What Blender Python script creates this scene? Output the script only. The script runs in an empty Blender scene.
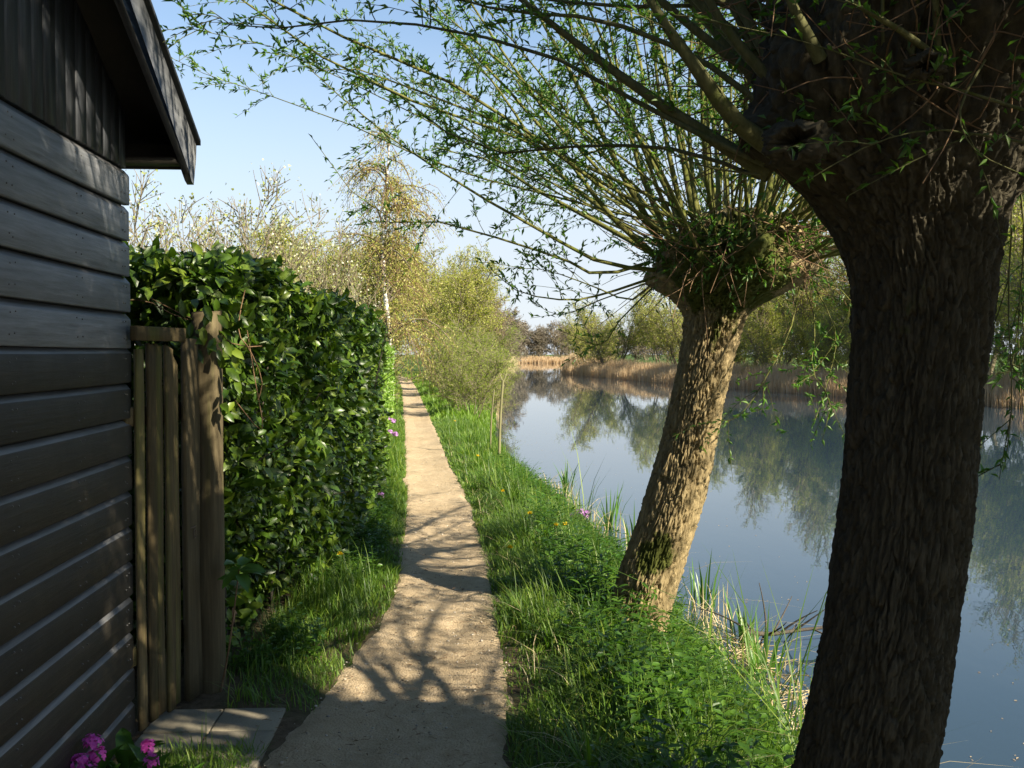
import bpy, math, random
import numpy as np
from mathutils import Vector, Matrix
random.seed(7)
RS = np.random.RandomState
C = bpy.context.scene.collection
scn = bpy.context.scene

# ------------------------------------------------------------------ camera
F = 1000.0
CAMZ = 1.6
PITCH = math.atan(30 / F)
cam_d = bpy.data.cameras.new('camera')
cam = bpy.data.objects.new('camera', cam_d); C.objects.link(cam)
cam.location = (0, 0, CAMZ)
cam.rotation_euler = (math.radians(90) - PITCH, 0, 0)
cam_d.sensor_width = 36; cam_d.lens = 36 * F / 1024
cam_d.clip_start = 0.05; cam_d.clip_end = 4000
scn.camera = cam

# ------------------------------------------------------------------ sky, sun, exposure
SUN_EL = math.radians(34)
SUN_AZ = math.atan2(0.80, -0.60)          # clockwise from +Y
S = Vector((math.sin(SUN_AZ) * math.cos(SUN_EL), math.cos(SUN_AZ) * math.cos(SUN_EL), math.sin(SUN_EL)))
w = bpy.data.worlds.new('World'); scn.world = w; w.use_nodes = True
nt = w.node_tree
sky = nt.nodes.new('ShaderNodeTexSky'); sky.sky_type = 'NISHITA'
sky.sun_disc = False; sky.sun_elevation = SUN_EL; sky.sun_rotation = SUN_AZ
sky.air_density = 1.15; sky.dust_density = 0.1; sky.ozone_density = 2.6
bg = nt.nodes['Background']; bg.inputs['Strength'].default_value = 0.064
# thin bright spring haze low in the sky, the same all round
tc = nt.nodes.new('ShaderNodeTexCoord'); sx = nt.nodes.new('ShaderNodeSeparateXYZ'); nt.links.new(tc.outputs['Generated'], sx.inputs[0])
hz = nt.nodes.new('ShaderNodeValToRGB'); nt.links.new(sx.outputs['Z'], hz.inputs[0])
for k, (p_, v_) in enumerate([(0.0, .95), (.10, .85), (.20, .46), (.30, .13), (.5, 0)]):
    if k > 1: hz.color_ramp.elements.new(p_)
    hz.color_ramp.elements[k].position = p_; hz.color_ramp.elements[k].color = (v_, v_, v_, 1)
wn = nt.nodes.new('ShaderNodeTexNoise'); wn.inputs['Scale'].default_value = 2.2; wn.inputs['Detail'].default_value = 5
wm = nt.nodes.new('ShaderNodeMapping'); wm.inputs['Scale'].default_value = (1, 1, 5); nt.links.new(tc.outputs['Generated'], wm.inputs[0]); nt.links.new(wm.outputs[0], wn.inputs['Vector'])
ml = nt.nodes.new('ShaderNodeMath'); ml.operation = 'MULTIPLY_ADD'; nt.links.new(wn.outputs['Fac'], ml.inputs[0]); ml.inputs[1].default_value = .35; ml.inputs[2].default_value = .82
m2 = nt.nodes.new('ShaderNodeMath'); m2.operation = 'MULTIPLY'; m2.use_clamp = True; nt.links.new(hz.outputs[0], m2.inputs[0]); nt.links.new(ml.outputs[0], m2.inputs[1])
mx = nt.nodes.new('ShaderNodeMix'); mx.data_type = 'RGBA'; nt.links.new(m2.outputs[0], mx.inputs[0]); nt.links.new(sky.outputs[0], mx.inputs[6]); mx.inputs[7].default_value = (4.35, 4.75, 5.35, 1)
nt.links.new(mx.outputs[2], bg.inputs[0])
sl = bpy.data.lights.new('sun', 'SUN'); sl.energy = 5.0; sl.angle = math.radians(0.53); sl.color = (1, 0.90, 0.70)
so = bpy.data.objects.new('sun', sl); C.objects.link(so)
so.rotation_euler = S.to_track_quat('Z', 'Y').to_euler()
scn.view_settings.view_transform = 'Standard'; scn.view_settings.look = 'None'
scn.view_settings.exposure = 1.5; scn.view_settings.gamma = 1
scn.view_settings.use_curve_mapping = False
scn.cycles.max_bounces = 6; scn.cycles.transparent_max_bounces = 8
scn.cycles.use_denoising = True

# ------------------------------------------------------------------ helpers
def P(px, py, Y):
    ca, sa = math.cos(PITCH), math.sin(PITCH)
    x = (px - 512) / F; v = (384 - py) / F
    d = np.array([x, ca + v * sa, -sa + v * ca])
    return np.array([0, 0, CAMZ]) + d * (Y / d[1])

def hash3(i, j, k, s=0):
    h = (i.astype(np.int64) * 73856093) ^ (j.astype(np.int64) * 19349663) ^ (k.astype(np.int64) * 83492791) ^ (s * 2654435761)
    h = (h ^ (h >> 13)) * 1274126177
    h = h & 0x7fffffff
    h = (h ^ (h >> 16)) * 668265263 & 0x7fffffff
    return (h ^ (h >> 11)) % 100003 / 100003.0

def vn(x, y, z=0.0, s=0):
    """value noise, -1..1"""
    x = np.asarray(x, float); y = np.asarray(y, float); z = np.zeros_like(x) + z
    i, j, k = np.floor(x), np.floor(y), np.floor(z)
    fx, fy, fz = x - i, y - j, z - k
    fx, fy, fz = [f * f * (3 - 2 * f) for f in (fx, fy, fz)]
    r = 0
    for a in (0, 1):
        for b in (0, 1):
            for c in (0, 1):
                r = r + hash3(i + a, j + b, k + c, s) * (fx if a else 1 - fx) * (fy if b else 1 - fy) * (fz if c else 1 - fz)
    return r * 2 - 1

def fbm(x, y, z=0.0, s=0, o=3):
    r = 0; a = 1.0
    for q in range(o):
        r = r + a * vn(x * 2 ** q, y * 2 ** q, z * 2 ** q, s + q); a *= 0.5
    return r

def cells(u, v, nu, s=0):
    """F2-F1 of jittered cells, wrapping in u with period nu"""
    i, j = np.floor(u), np.floor(v)
    f1 = np.full(u.shape, 9.0); f2 = f1.copy()
    for a in (-1, 0, 1):
        for b in (-1, 0, 1):
            ci, cj = i + a, j + b
            w_ = np.mod(ci, nu)
            dx = ci + hash3(w_, cj, w_ * 0, s) - u
            dy = cj + hash3(w_, cj, w_ * 0, s + 5) - v
            d = np.sqrt(dx * dx + dy * dy)
            m = d < f1
            f2 = np.where(m, f1, np.minimum(f2, d)); f1 = np.where(m, d, f1)
    return f2 - f1

class MB:
    def __init__(s): s.v = []; s.q = []; s.t = []; s.n = 0; s.ng = []
    def add(s, v, q=None, t=None):
        v = np.asarray(v, float).reshape(-1, 3)
        if q is not None and len(q): s.q.append(np.asarray(q, np.int64).reshape(-1, 4) + s.n)
        if t is not None and len(t): s.t.append(np.asarray(t, np.int64).reshape(-1, 3) + s.n)
        s.v.append(v); s.n += len(v); return s
    def mesh(s, name, mat, smooth=False):
        me = bpy.data.meshes.new(name)
        v = np.concatenate(s.v) if s.v else np.zeros((0, 3))
        q = np.concatenate(s.q) if s.q else np.zeros((0, 4), np.int64)
        t = np.concatenate(s.t) if s.t else np.zeros((0, 3), np.int64)
        me.vertices.add(len(v)); me.vertices.foreach_set('co', v.astype(np.float32).ravel())
        nl = q.size + t.size; me.loops.add(nl)
        me.loops.foreach_set('vertex_index', np.concatenate([q.ravel(), t.ravel()]).astype(np.int32))
        me.polygons.add(len(q) + len(t))
        st = np.concatenate([np.arange(len(q)) * 4, q.size + np.arange(len(t)) * 3]).astype(np.int32)
        me.polygons.foreach_set('loop_start', st)
        if smooth: me.polygons.foreach_set('use_smooth', np.ones(len(st), bool))
        me.update(calc_edges=True)
        if mat: me.materials.append(mat)
        return me
    def build(s, name, mat, parent=None, smooth=False):
        o = bpy.data.objects.new(name, s.mesh(name, mat, smooth)); C.objects.link(o)
        if parent: o.parent = parent
        return o

def tag(o, label=None, cat=None, group=None, kind=None):
    if label: o['label'] = label
    if cat: o['category'] = cat
    if group: o['group'] = group
    if kind: o['kind'] = kind
    return o
def empty(name, label, cat, loc=(0, 0, 0), group=None):
    o = bpy.data.objects.new(name, None); C.objects.link(o); o.location = loc
    o.empty_display_size = 0.1
    return tag(o, label, cat, group)
def copy_tree(root, loc, rz=0, sc=1, label=None):
    r = root.copy(); C.objects.link(r); r.location = loc; r.rotation_euler = (0, 0, rz)
    r.scale = (sc, sc, sc) if not hasattr(sc, '__len__') else sc
    if label: r['label'] = label
    for ch in list(root.children):
        c = ch.copy(); C.objects.link(c); c.parent = r
        for g in list(ch.children):
            d = g.copy(); C.objects.link(d); d.parent = c
    return r

def norm(a): return a / np.maximum(np.linalg.norm(a, axis=-1, keepdims=True), 1e-9)

def tubes(mb, pts, rad, sides=5, cap=False):
    """pts (K,n,3), rad (K,n)"""
    pts = np.asarray(pts, float); rad = np.asarray(rad, float)
    if pts.ndim == 2: pts = pts[None]; rad = rad[None]
    K, n, _ = pts.shape
    tan = np.gradient(pts, axis=1); tan = norm(tan)
    mean = norm(pts[:, -1] - pts[:, 0])
    ref = np.where(np.abs(mean[:, 2:3]) > 0.7, np.array([[1.0, 0.03, 0]]), np.array([[0, 0.03, 1.0]]))
    a = norm(np.cross(tan, ref[:, None, :])); b = np.cross(tan, a)
    th = np.arange(sides) * 2 * math.pi / sides
    v = pts[:, :, None, :] + rad[:, :, None, None] * (np.cos(th)[None, None, :, None] * a[:, :, None, :] + np.sin(th)[None, None, :, None] * b[:, :, None, :])
    k, i, j = np.meshgrid(np.arange(K), np.arange(n - 1), np.arange(sides), indexing='ij')
    j2 = (j + 1) % sides
    base = k * n * sides
    q = np.stack([base + i * sides + j, base + i * sides + j2, base + (i + 1) * sides + j2, base + (i + 1) * sides + j], -1).reshape(-1, 4)
    mb.add(v.reshape(-1, 3), q)
    if cap:
        for kk in range(K):
            o = mb.n
            for e, row in ((0, 0), (1, n - 1)):
                ring = v[kk, row]; cv = ring.mean(0)
                vv = np.vstack([ring, cv]); idx = np.arange(sides)
                t = np.stack([idx, (idx + 1) % sides, np.full(sides, sides)], -1)
                if e == 0: t = t[:, ::-1]
                mb.add(vv, None, t)
    return mb

TW = (np.array([[0, 0, 0], [.4, .5, .12], [1, 0, -.1], [.4, -.5, .12]], float), None, [[0, 2, 1], [0, 3, 2]])
TL = (np.array([[0, 0, 0], [.33, 0, .05], [.7, 0, .03], [1, 0, -.08], [.28, .42, .12], [.68, .40, .1], [.28, -.42, .12], [.68, -.40, .1], [.92, .12, -.02], [.92, -.12, -.02]], float),
      [[1, 2, 5, 4], [6, 7, 2, 1], [2, 3, 8, 5], [7, 9, 3, 2]], [[0, 1, 4], [0, 6, 1]])
TR = (np.array([[0, 0, 0], [.35, .5, .08], [.8, .3, .02], [1, 0, -.1], [.8, -.3, .02], [.35, -.5, .08], [.45, 0, -.03]], float), None,
      [[0, 6, 1], [1, 6, 2], [2, 6, 3], [3, 6, 4], [4, 6, 5], [5, 6, 0]])
def leaves(mb, pos, d, up, L, W, T=TW):
    d = norm(d); z = norm(up - (up * d).sum(-1, keepdims=True) * d); y = np.cross(z, d)
    tv, tq, tt = T
    L = np.broadcast_to(L, (len(pos),)); W = np.broadcast_to(W, (len(pos),))
    v = pos[:, None] + tv[None, :, 0:1] * L[:, None, None] * d[:, None] + tv[None, :, 1:2] * W[:, None, None] * y[:, None] + tv[None, :, 2:3] * L[:, None, None] * z[:, None]
    off = (np.arange(len(pos)) * len(tv))[:, None, None]
    q = (np.array(tq)[None] + off).reshape(-1, 4) if tq else None
    t = (np.array(tt)[None] + off).reshape(-1, 3) if tt else None
    return mb.add(v.reshape(-1, 3), q, t)

def blades(mb, pos, H, W, az, bend, segs=3):
    """grass blades: bend = horizontal reach as a share of H, along az; face turned randomly"""
    n = len(pos); s = np.linspace(0, 1, segs + 1)
    dirv = np.stack([np.cos(az), np.sin(az), 0 * az], -1); side = np.stack([-np.sin(az), np.cos(az), 0 * az], -1)
    c = pos[:, None] + (bend * H)[:, None, None] * (s ** 2)[None, :, None] * dirv[:, None]
    c[:, :, 2] += H[:, None] * (s[None] - 0.35 * np.minimum(bend, 1.5)[:, None] * s[None] ** 2.5)
    wd = W[:, None] * np.array([0.8, 1.0, 0.75, 0.4])[None, :segs] * 0.5 if segs == 3 else W[:, None] * np.array([1.0, 0.8])[None, :segs] * .5
    l = c[:, :segs] - wd[:, :, None] * side[:, None]; r = c[:, :segs] + wd[:, :, None] * side[:, None]
    v = np.concatenate([l, r, c[:, segs:segs + 1]], 1)       # segs + segs + 1
    m = 2 * segs + 1; off = (np.arange(n) * m)[:, None, None]
    q = np.array([[i, segs + i, segs + i + 1, i + 1] for i in range(segs - 1)])
    t = np.array([[segs - 1, 2 * segs - 1, 2 * segs]])
    return mb.add(v.reshape(-1, 3), (q[None] + off).reshape(-1, 4), (t[None] + off).reshape(-1, 3))

def box(mb, x0, y0, z0, x1, y1, z1, bev=0.0):
    """box with chamfered long edges (chamfer along all vertical-profile edges)"""
    if bev <= 0:
        v = [(x, y, z) for z in (z0, z1) for y in (y0, y1) for x in (x0, x1)]
        q = [(0, 2, 3, 1), (4, 5, 7, 6), (0, 1, 5, 4), (2, 6, 7, 3), (0, 4, 6, 2), (1, 3, 7, 5)]
        return mb.add(v, q)
    b = bev
    rings = []
    for z, i in ((z0, b), (z0 + b, 0), (z1 - b, 0), (z1, b)):
        rings.append([(x0 + i + (b if i == 0 else b), y0 + i, z), (x1 - i - b, y0 + i, z), (x1 - i, y0 + i + b, z), (x1 - i, y1 - i - b, z),
                      (x1 - i - b, y1 - i, z), (x0 + i + b, y1 - i, z), (x0 + i, y1 - i - b, z), (x0 + i, y0 + i + b, z)])
    v = [p for r in rings for p in r]
    q = [(r * 8 + k, r * 8 + (k + 1) % 8, (r + 1) * 8 + (k + 1) % 8, (r + 1) * 8 + k) for r in range(3) for k in range(8)]
    t = []
    for a, flip in ((0, True), (24, False)):
        for k in range(1, 7):
            t.append((a, a + k + 1, a + k) if flip else (a, a + k, a + k + 1))
    return mb.add(v, q, t)

def catmull(pts, n):
    pts = np.asarray(pts, float); m = len(pts)
    t = np.linspace(0, m - 1, n); i = np.minimum(t.astype(int), m - 2); f = (t - i)[:, None]
    p0 = pts[np.maximum(i - 1, 0)]; p1 = pts[i]; p2 = pts[i + 1]; p3 = pts[np.minimum(i + 2, m - 1)]
    return 0.5 * (2 * p1 + (p2 - p0) * f + (2 * p0 - 5 * p1 + 4 * p2 - p3) * f ** 2 + (3 * p1 - p0 - 3 * p2 + p3) * f ** 3)

# ------------------------------------------------------------------ materials
def newmat(name):
    m = bpy.data.materials.new(name); m.use_nodes = True
    return m, m.node_tree.nodes, m.node_tree.links, m.node_tree.nodes['Principled BSDF']
def noise(N, L, scale, detail=5, vec=None, rough=0.55):
    n = N.new('ShaderNodeTexNoise'); n.inputs['Scale'].default_value = scale; n.inputs['Detail'].default_value = detail
    n.inputs['Roughness'].default_value = rough
    if vec is not None: L.new(vec, n.inputs['Vector'])
    return n.outputs['Fac']
def ramp(N, L, fac, stops):
    r = N.new('ShaderNodeValToRGB'); e = r.color_ramp.elements
    while len(e) < len(stops): e.new(0.5)
    for k, (p, c) in enumerate(stops):
        e[k].position = p; e[k].color = (*c, 1) if len(c) == 3 else c
    L.new(fac, r.inputs[0]); return r.outputs[0]
def mixc(N, L, fac, a, b, mode='MIX'):
    m = N.new('ShaderNodeMix'); m.data_type = 'RGBA'; m.blend_type = mode
    for s, x in ((m.inputs[0], fac), (m.inputs[6], a), (m.inputs[7], b)):
        if isinstance(x, (int, float)): s.default_value = x
        elif isinstance(x, tuple): s.default_value = (*x, 1)
        else: L.new(x, s)
    return m.outputs[2]
def mth(N, L, op, a, b=None, clamp=False):
    m = N.new('ShaderNodeMath'); m.operation = op; m.use_clamp = clamp
    for s, x in ((m.inputs[0], a), (m.inputs[1], b)):
        if x is None: continue
        if isinstance(x, (int, float)): s.default_value = x
        else: L.new(x, s)
    return m.outputs[0]
def bump(N, L, h, dist, strength=1.0, bsdf=None):
    b = N.new('ShaderNodeBump'); b.inputs['Distance'].default_value = dist; b.inputs['Strength'].default_value = strength
    L.new(h, b.inputs['Height'])
    if bsdf: L.new(b.outputs[0], bsdf.inputs['Normal'])
    return b.outputs[0]
def coords(N, L, scale=(1, 1, 1), kind='Object', rot=(0, 0, 0)):
    t = N.new('ShaderNodeTexCoord'); m = N.new('ShaderNodeMapping')
    m.inputs['Scale'].default_value = scale; m.inputs['Rotation'].default_value = rot
    L.new(t.outputs[kind], m.inputs['Vector']); return m.outputs[0]
def world_xyz(N, L):
    g = N.new('ShaderNodeNewGeometry'); s = N.new('ShaderNodeSeparateXYZ'); L.new(g.outputs['Position'], s.inputs[0])
    return g.outputs['Position'], s.outputs

def leaf_mat(name, cols, rough=0.5, trans=0.35, tcol=None, spec=0.5, obj_rand=False):
    m, N, L, B = newmat(name)
    g = N.new('ShaderNodeNewGeometry')
    fac = g.outputs['Random Per Island']
    if obj_rand:
        oi = N.new('ShaderNodeObjectInfo'); fac = oi.outputs['Random']
    st = [(i / (len(cols) - 1), c) for i, c in enumerate(cols)]
    col = ramp(N, L, fac, st)
    wp = g.outputs['Position']
    big = noise(N, L, 1.7, 2, wp)
    hv = N.new('ShaderNodeHueSaturation'); L.new(col, hv.inputs['Color'])
    L.new(mth(N, L, 'ADD', mth(N, L, 'MULTIPLY', big, 0.5), 0.75), hv.inputs['Value'])
    col = hv.outputs[0]
    L.new(col, B.inputs['Base Color']); B.inputs['Roughness'].default_value = rough
    B.inputs['Specular IOR Level'].default_value = spec
    tr = N.new('ShaderNodeBsdfTranslucent')
    tc = mixc(N, L, 1.0, col, tcol or (1.3, 1.5, 0.5), 'MULTIPLY')
    L.new(tc, tr.inputs['Color'])
    mx = N.new('ShaderNodeMixShader'); mx.inputs[0].default_value = trans
    L.new(B.outputs[0], mx.inputs[1]); L.new(tr.outputs[0], mx.inputs[2])
    L.new(mx.outputs[0], N['Material Output'].inputs['Surface'])
    return m

M = {}
M['grass'] = leaf_mat('grass_blades', [(.040, .09, .010), (.070, .145, .012), (.11, .20, .018), (.19, .25, .035)], .5, .4)
M['grass_far'] = leaf_mat('grass_far', [(.09, .18, .015), (.13, .23, .02), (.18, .27, .03)], .5, .4)
M['weed'] = leaf_mat('weed_leaves', [(.032, .085, .010), (.055, .13, .013), (.10, .19, .020)], .42, .35)
M['laurel'] = leaf_mat('laurel_leaves', [(.020, .048, .006), (.040, .085, .008), (.075, .14, .012), (.15, .21, .022)], .40, .25, spec=.45)
M['laurel_o'] = leaf_mat('laurel_large_leaves', [(.020, .048, .006), (.040, .085, .008), (.075, .14, .012), (.15, .21, .022)], .36, .28, spec=.5, obj_rand=True)
M['beech'] = leaf_mat('hedge_light_leaves', [(.10, .19, .02), (.15, .26, .03), (.20, .30, .04)], .45, .4)
M['willow_leaf'] = leaf_mat('willow_leaves', [(.05, .12, .018), (.08, .17, .025), (.12, .22, .035)], .45, .4)
M['olive_leaf'] = leaf_mat('olive_leaves', [(.28, .31, .05), (.36, .36, .07), (.40, .35, .12), (.30, .36, .055)], .5, .45)
M['birch_leaf'] = leaf_mat('birch_catkins', [(.34, .33, .08), (.40, .34, .13), (.30, .34, .07)], .5, .4)
M['green_leaf'] = leaf_mat('spring_leaves', [(.18, .26, .03), (.25, .31, .04), (.31, .33, .06)], .5, .45)
M['brown_bud'] = leaf_mat('brown_catkins', [(.20, .15, .08), (.27, .20, .11), (.22, .20, .09)], .6, .25, (1, .9, .6))
M['grey_bud'] = leaf_mat('grey_buds', [(.17, .14, .11), (.22, .18, .14), (.20, .19, .13)], .6, .2, (1, .9, .7))
M['blossom'] = leaf_mat('white_blossom', [(.20, .24, .05), (.25, .28, .07), (.60, .60, .50), (.20, .25, .05), (.27, .26, .09), (.20, .25, .05)], .6, .3, (1, 1, .8))
M['reed'] = leaf_mat('dry_reeds', [(.48, .35, .21), (.56, .43, .27), (.62, .50, .33)], .6, .5, (1, .85, .6))
M['reed_pale'] = leaf_mat('pale_dry_reeds', [(.50, .40, .22), (.58, .47, .27), (.62, .53, .33)], .6, .35, (1, .9, .6))
M['iris'] = leaf_mat('iris_leaves', [(.07, .16, .03), (.10, .20, .04)], .4, .35)
M['pink'] = leaf_mat('pink_petals', [(.62, .06, .40), (.72, .12, .52), (.60, .10, .48)], .5, .3, (1.2, .8, 1.1))
M['purple'] = leaf_mat('mauve_petals', [(.45, .20, .50), (.55, .30, .60)], .5, .3, (1, .9, 1))
M['yellow'] = leaf_mat('yellow_petals', [(.85, .60, .01), (.90, .68, .02)], .5, .2, (1, 1, .5))

def bark_mat(name, c_dark, c_mid, c_light, moss=None, moss_amt=0.0, scale=1.0, mosspos=None):
    m, N, L, B = newmat(name)
    g = N.new('ShaderNodeNewGeometry')
    v = coords(N, L, (1, 1, .3)); pos = v
    n1 = noise(N, L, 34 * scale, 8, v, .65); n2 = noise(N, L, 4 * scale, 4, v)
    v2 = coords(N, L, (1, 1, 1)); n3 = noise(N, L, 90 * scale, 6, v2, .7)
    pt = N.new('ShaderNodeAttribute'); pt.attribute_name = 'bark'     # 0 furrow .. 1 plate
    base = ramp(N, L, n1, [(.3, c_dark), (.5, c_mid), (.72, c_light)])
    base = mixc(N, L, mth(N, L, 'MULTIPLY', n2, .6), base, c_mid)
    if moss:
        mn = noise(N, L, 7 * scale, 6, v2, .7)
        f = mth(N, L, 'MULTIPLY_ADD' if False else 'SUBTRACT', mn, 1 - moss_amt)
        f = mth(N, L, 'MULTIPLY', f, 7, True)
        if mosspos:
            acc = f
            for (cx, cy, cz, rad) in mosspos:
                d = N.new('ShaderNodeVectorMath'); d.operation = 'DISTANCE'
                L.new(g.outputs['Position'], d.inputs[0]); d.inputs[1].default_value = (cx, cy, cz)
                k = mth(N, L, 'SUBTRACT', 1, mth(N, L, 'DIVIDE', d.outputs['Value'], rad))
                k = mth(N, L, 'ADD', k, mth(N, L, 'MULTIPLY', mth(N, L, 'SUBTRACT', mn, .5), 2.2))
                k = mth(N, L, 'MULTIPLY', k, 5, True)
                acc = mth(N, L, 'MAXIMUM', acc, k)
            f = acc
        mc = ramp(N, L, n3, [(.3, tuple(c * .55 for c in moss)), (.7, moss)])
        base = mixc(N, L, f, base, mc)
    L.new(base, B.inputs['Base Color']); B.inputs['Roughness'].default_value = .88
    B.inputs['Specular IOR Level'].default_value = .25
    h = mth(N, L, 'ADD', mth(N, L, 'MULTIPLY', n1, 1.0), mth(N, L, 'MULTIPLY', n3, .35))
    bump(N, L, h, .008 / scale, .9, B)
    return m
M['bark1'] = bark_mat('willow_bark_shaded', (.022, .019, .011), (.048, .041, .026), (.105, .090, .060), (.06, .075, .012), .36)  # darker copy of the willow bark: the near trunk's shade is in the colour
mp2 = P(650, 556, 5.72); mp3 = P(727, 262, 5.6)
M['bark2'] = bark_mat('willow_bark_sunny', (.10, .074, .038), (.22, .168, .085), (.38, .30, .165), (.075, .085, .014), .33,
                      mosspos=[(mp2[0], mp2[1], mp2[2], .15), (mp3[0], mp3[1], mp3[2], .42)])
M['shoot1'] = bark_mat('willow_shoot_dark', (.05, .05, .022), (.10, .10, .04), (.17, .16, .07), (.09, .11, .02), .45, 2)
M['shoot2'] = bark_mat('willow_shoot_green', (.055, .050, .018), (.115, .115, .030), (.20, .20, .06), (.10, .12, .015), .5, 2)
M['twig'] = bark_mat('brown_twigs', (.10, .06, .03), (.18, .11, .06), (.28, .19, .11))
M['bark_far'] = bark_mat('far_bark', (.10, .08, .05), (.18, .15, .10), (.27, .23, .16))
M['deadwood'] = bark_mat('dead_wood', (.03, .025, .02), (.06, .05, .04), (.10, .085, .06))

def birch_mat():
    m, N, L, B = newmat('birch_bark')
    v = coords(N, L, (2, 2, 9)); n = noise(N, L, 2.2, 5, v, .7)
    L.new(ramp(N, L, n, [(.42, (.06, .05, .04)), (.5, (.55, .52, .46)), (.8, (.70, .68, .62))]), B.inputs['Base Color'])
    B.inputs['Roughness'].default_value = .7; return m
M['birch'] = birch_mat()

def wood_mat(name, c0, c1, c2, along='Y', rough=.6, moss=None, moss_amt=.4, spec=.4, grain=60, per_obj=.25, nb=.5):
    m, N, L, B = newmat(name)
    sc = {'Y': (1, .06, 1), 'Z': (1, 1, .06), 'X': (.06, 1, 1)}[along]
    oi = N.new('ShaderNodeObjectInfo')
    t = N.new('ShaderNodeTexCoord'); ad = N.new('ShaderNodeVectorMath'); ad.operation = 'ADD'
    cb = N.new('ShaderNodeCombineXYZ')
    for k in range(3): L.new(mth(N, L, 'MULTIPLY', oi.outputs['Random'], 13.7 + k * 5), cb.inputs[k])
    L.new(t.outputs['Object'], ad.inputs[0]); L.new(cb.outputs[0], ad.inputs[1])
    mp = N.new('ShaderNodeMapping'); mp.inputs['Scale'].default_value = sc; L.new(ad.outputs[0], mp.inputs[0])
    n1 = noise(N, L, grain, 8, mp.outputs[0], .65); n2 = noise(N, L, 3.0, 5, ad.outputs[0], .6)
    base = ramp(N, L, n1, [(.3, c0), (.52, c1), (.75, c2)])
    base = mixc(N, L, mth(N, L, 'MULTIPLY', n2, .7), base, c1)
    if moss:
        n3 = noise(N, L, 5, 6, mp.outputs[0], .7)
        f = mth(N, L, 'MULTIPLY', mth(N, L, 'SUBTRACT', n3, 1 - moss_amt), 6, True)
        base = mixc(N, L, f, base, moss)
    hv = N.new('ShaderNodeHueSaturation'); L.new(base, hv.inputs['Color'])
    L.new(mth(N, L, 'ADD', mth(N, L, 'MULTIPLY', oi.outputs['Random'], per_obj * 2), 1 - per_obj), hv.inputs['Value'])
    L.new(hv.outputs[0], B.inputs['Base Color'])
    L.new(mth(N, L, 'ADD', mth(N, L, 'MULTIPLY', n2, .3), rough - .15), B.inputs['Roughness'])
    B.inputs['Specular IOR Level'].default_value = spec
    bump(N, L, mth(N, L, 'ADD', n1, n2), .0025, nb, B)
    return m
M['board_grey'] = wood_mat('weathered_grey_board', (.08, .083, .09), (.20, .207, .225), (.34, .35, .375), 'Y', .55, per_obj=.18, spec=.5, nb=1)
M['board_dark'] = wood_mat('black_brown_board', (.008, .006, .004), (.019, .0145, .009), (.045, .034, .022), 'Y', .6, per_obj=.3, spec=.5, nb=1)
M['board_edge'] = wood_mat('skylit_board_edge', (.05, .05, .052), (.13, .13, .135), (.20, .20, .21), 'Y', .5, per_obj=.15, spec=.5)  # lighter edge colour standing for skylight on the bevels
M['gable'] = wood_mat('dark_vertical_board', (.015, .015, .016), (.045, .048, .056), (.12, .13, .14), 'Z', .55, per_obj=.45)
M['barge'] = wood_mat('barge_board_paint', (.045, .048, .052), (.08, .084, .092), (.12, .125, .135), 'Y', .5, per_obj=.05)
M['soffit'] = wood_mat('soffit_board', (.008, .007, .006), (.018, .015, .012), (.035, .03, .025), 'Y', .6)
M['roofing'] = wood_mat('bitumen_roof', (.012, .012, .013), (.025, .025, .027), (.05, .05, .05), 'Y', .75)
M['picket'] = wood_mat('mossy_picket_wood', (.035, .028, .014), (.10, .075, .038), (.20, .155, .08), 'Z', .85, (.11, .11, .03), .54, grain=70, spec=.15, nb=1, per_obj=.3)
M['stile'] = wood_mat('brown_stile_wood', (.035, .026, .014), (.07, .055, .03), (.14, .11, .06), 'Z', .8, (.08, .08, .025), .44, grain=45, spec=.2, nb=1)
M['stake'] = wood_mat('bleached_stake_wood', (.09, .085, .04), (.15, .14, .07), (.23, .21, .12), 'Z', .8, grain=45, spec=.2)

def plain(name, col, rough=.5, metal=0):
    m, N, L, B = newmat(name)
    n = noise(N, L, 40, 5, coords(N, L))
    L.new(mixc(N, L, n, tuple(c * .7 for c in col), tuple(min(1, c * 1.25) for c in col)), B.inputs['Base Color'])
    B.inputs['Roughness'].default_value = rough; B.inputs['Metallic'].default_value = metal
    return m
M['iron'] = plain('rusty_iron', (.16, .12, .09), .6, .6)
M['nail'] = plain('nail_heads', (.13, .125, .12), .5, .3)
M['stem'] = plain('plant_stems', (.10, .16, .04), .6)

def paver_mat():
    m, N, L, B = newmat('concrete_paver')
    oi = N.new('ShaderNodeObjectInfo'); v = coords(N, L)
    n = noise(N, L, 120, 6, v, .7); n2 = noise(N, L, 7, 5, v)
    c = ramp(N, L, n, [(.3, (.14, .115, .08)), (.7, (.27, .225, .165))])
    c = mixc(N, L, mth(N, L, 'MULTIPLY', n2, .8), c, (.19, .18, .13))
    hv = N.new('ShaderNodeHueSaturation'); L.new(c, hv.inputs['Color'])
    L.new(mth(N, L, 'ADD', mth(N, L, 'MULTIPLY', oi.outputs['Random'], .3), .85), hv.inputs['Value'])
    L.new(hv.outputs[0], B.inputs['Base Color']); B.inputs['Roughness'].default_value = .9
    bump(N, L, mth(N, L, 'ADD', n, n2), .003, .7, B); return m
M['paver'] = paver_mat()

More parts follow.
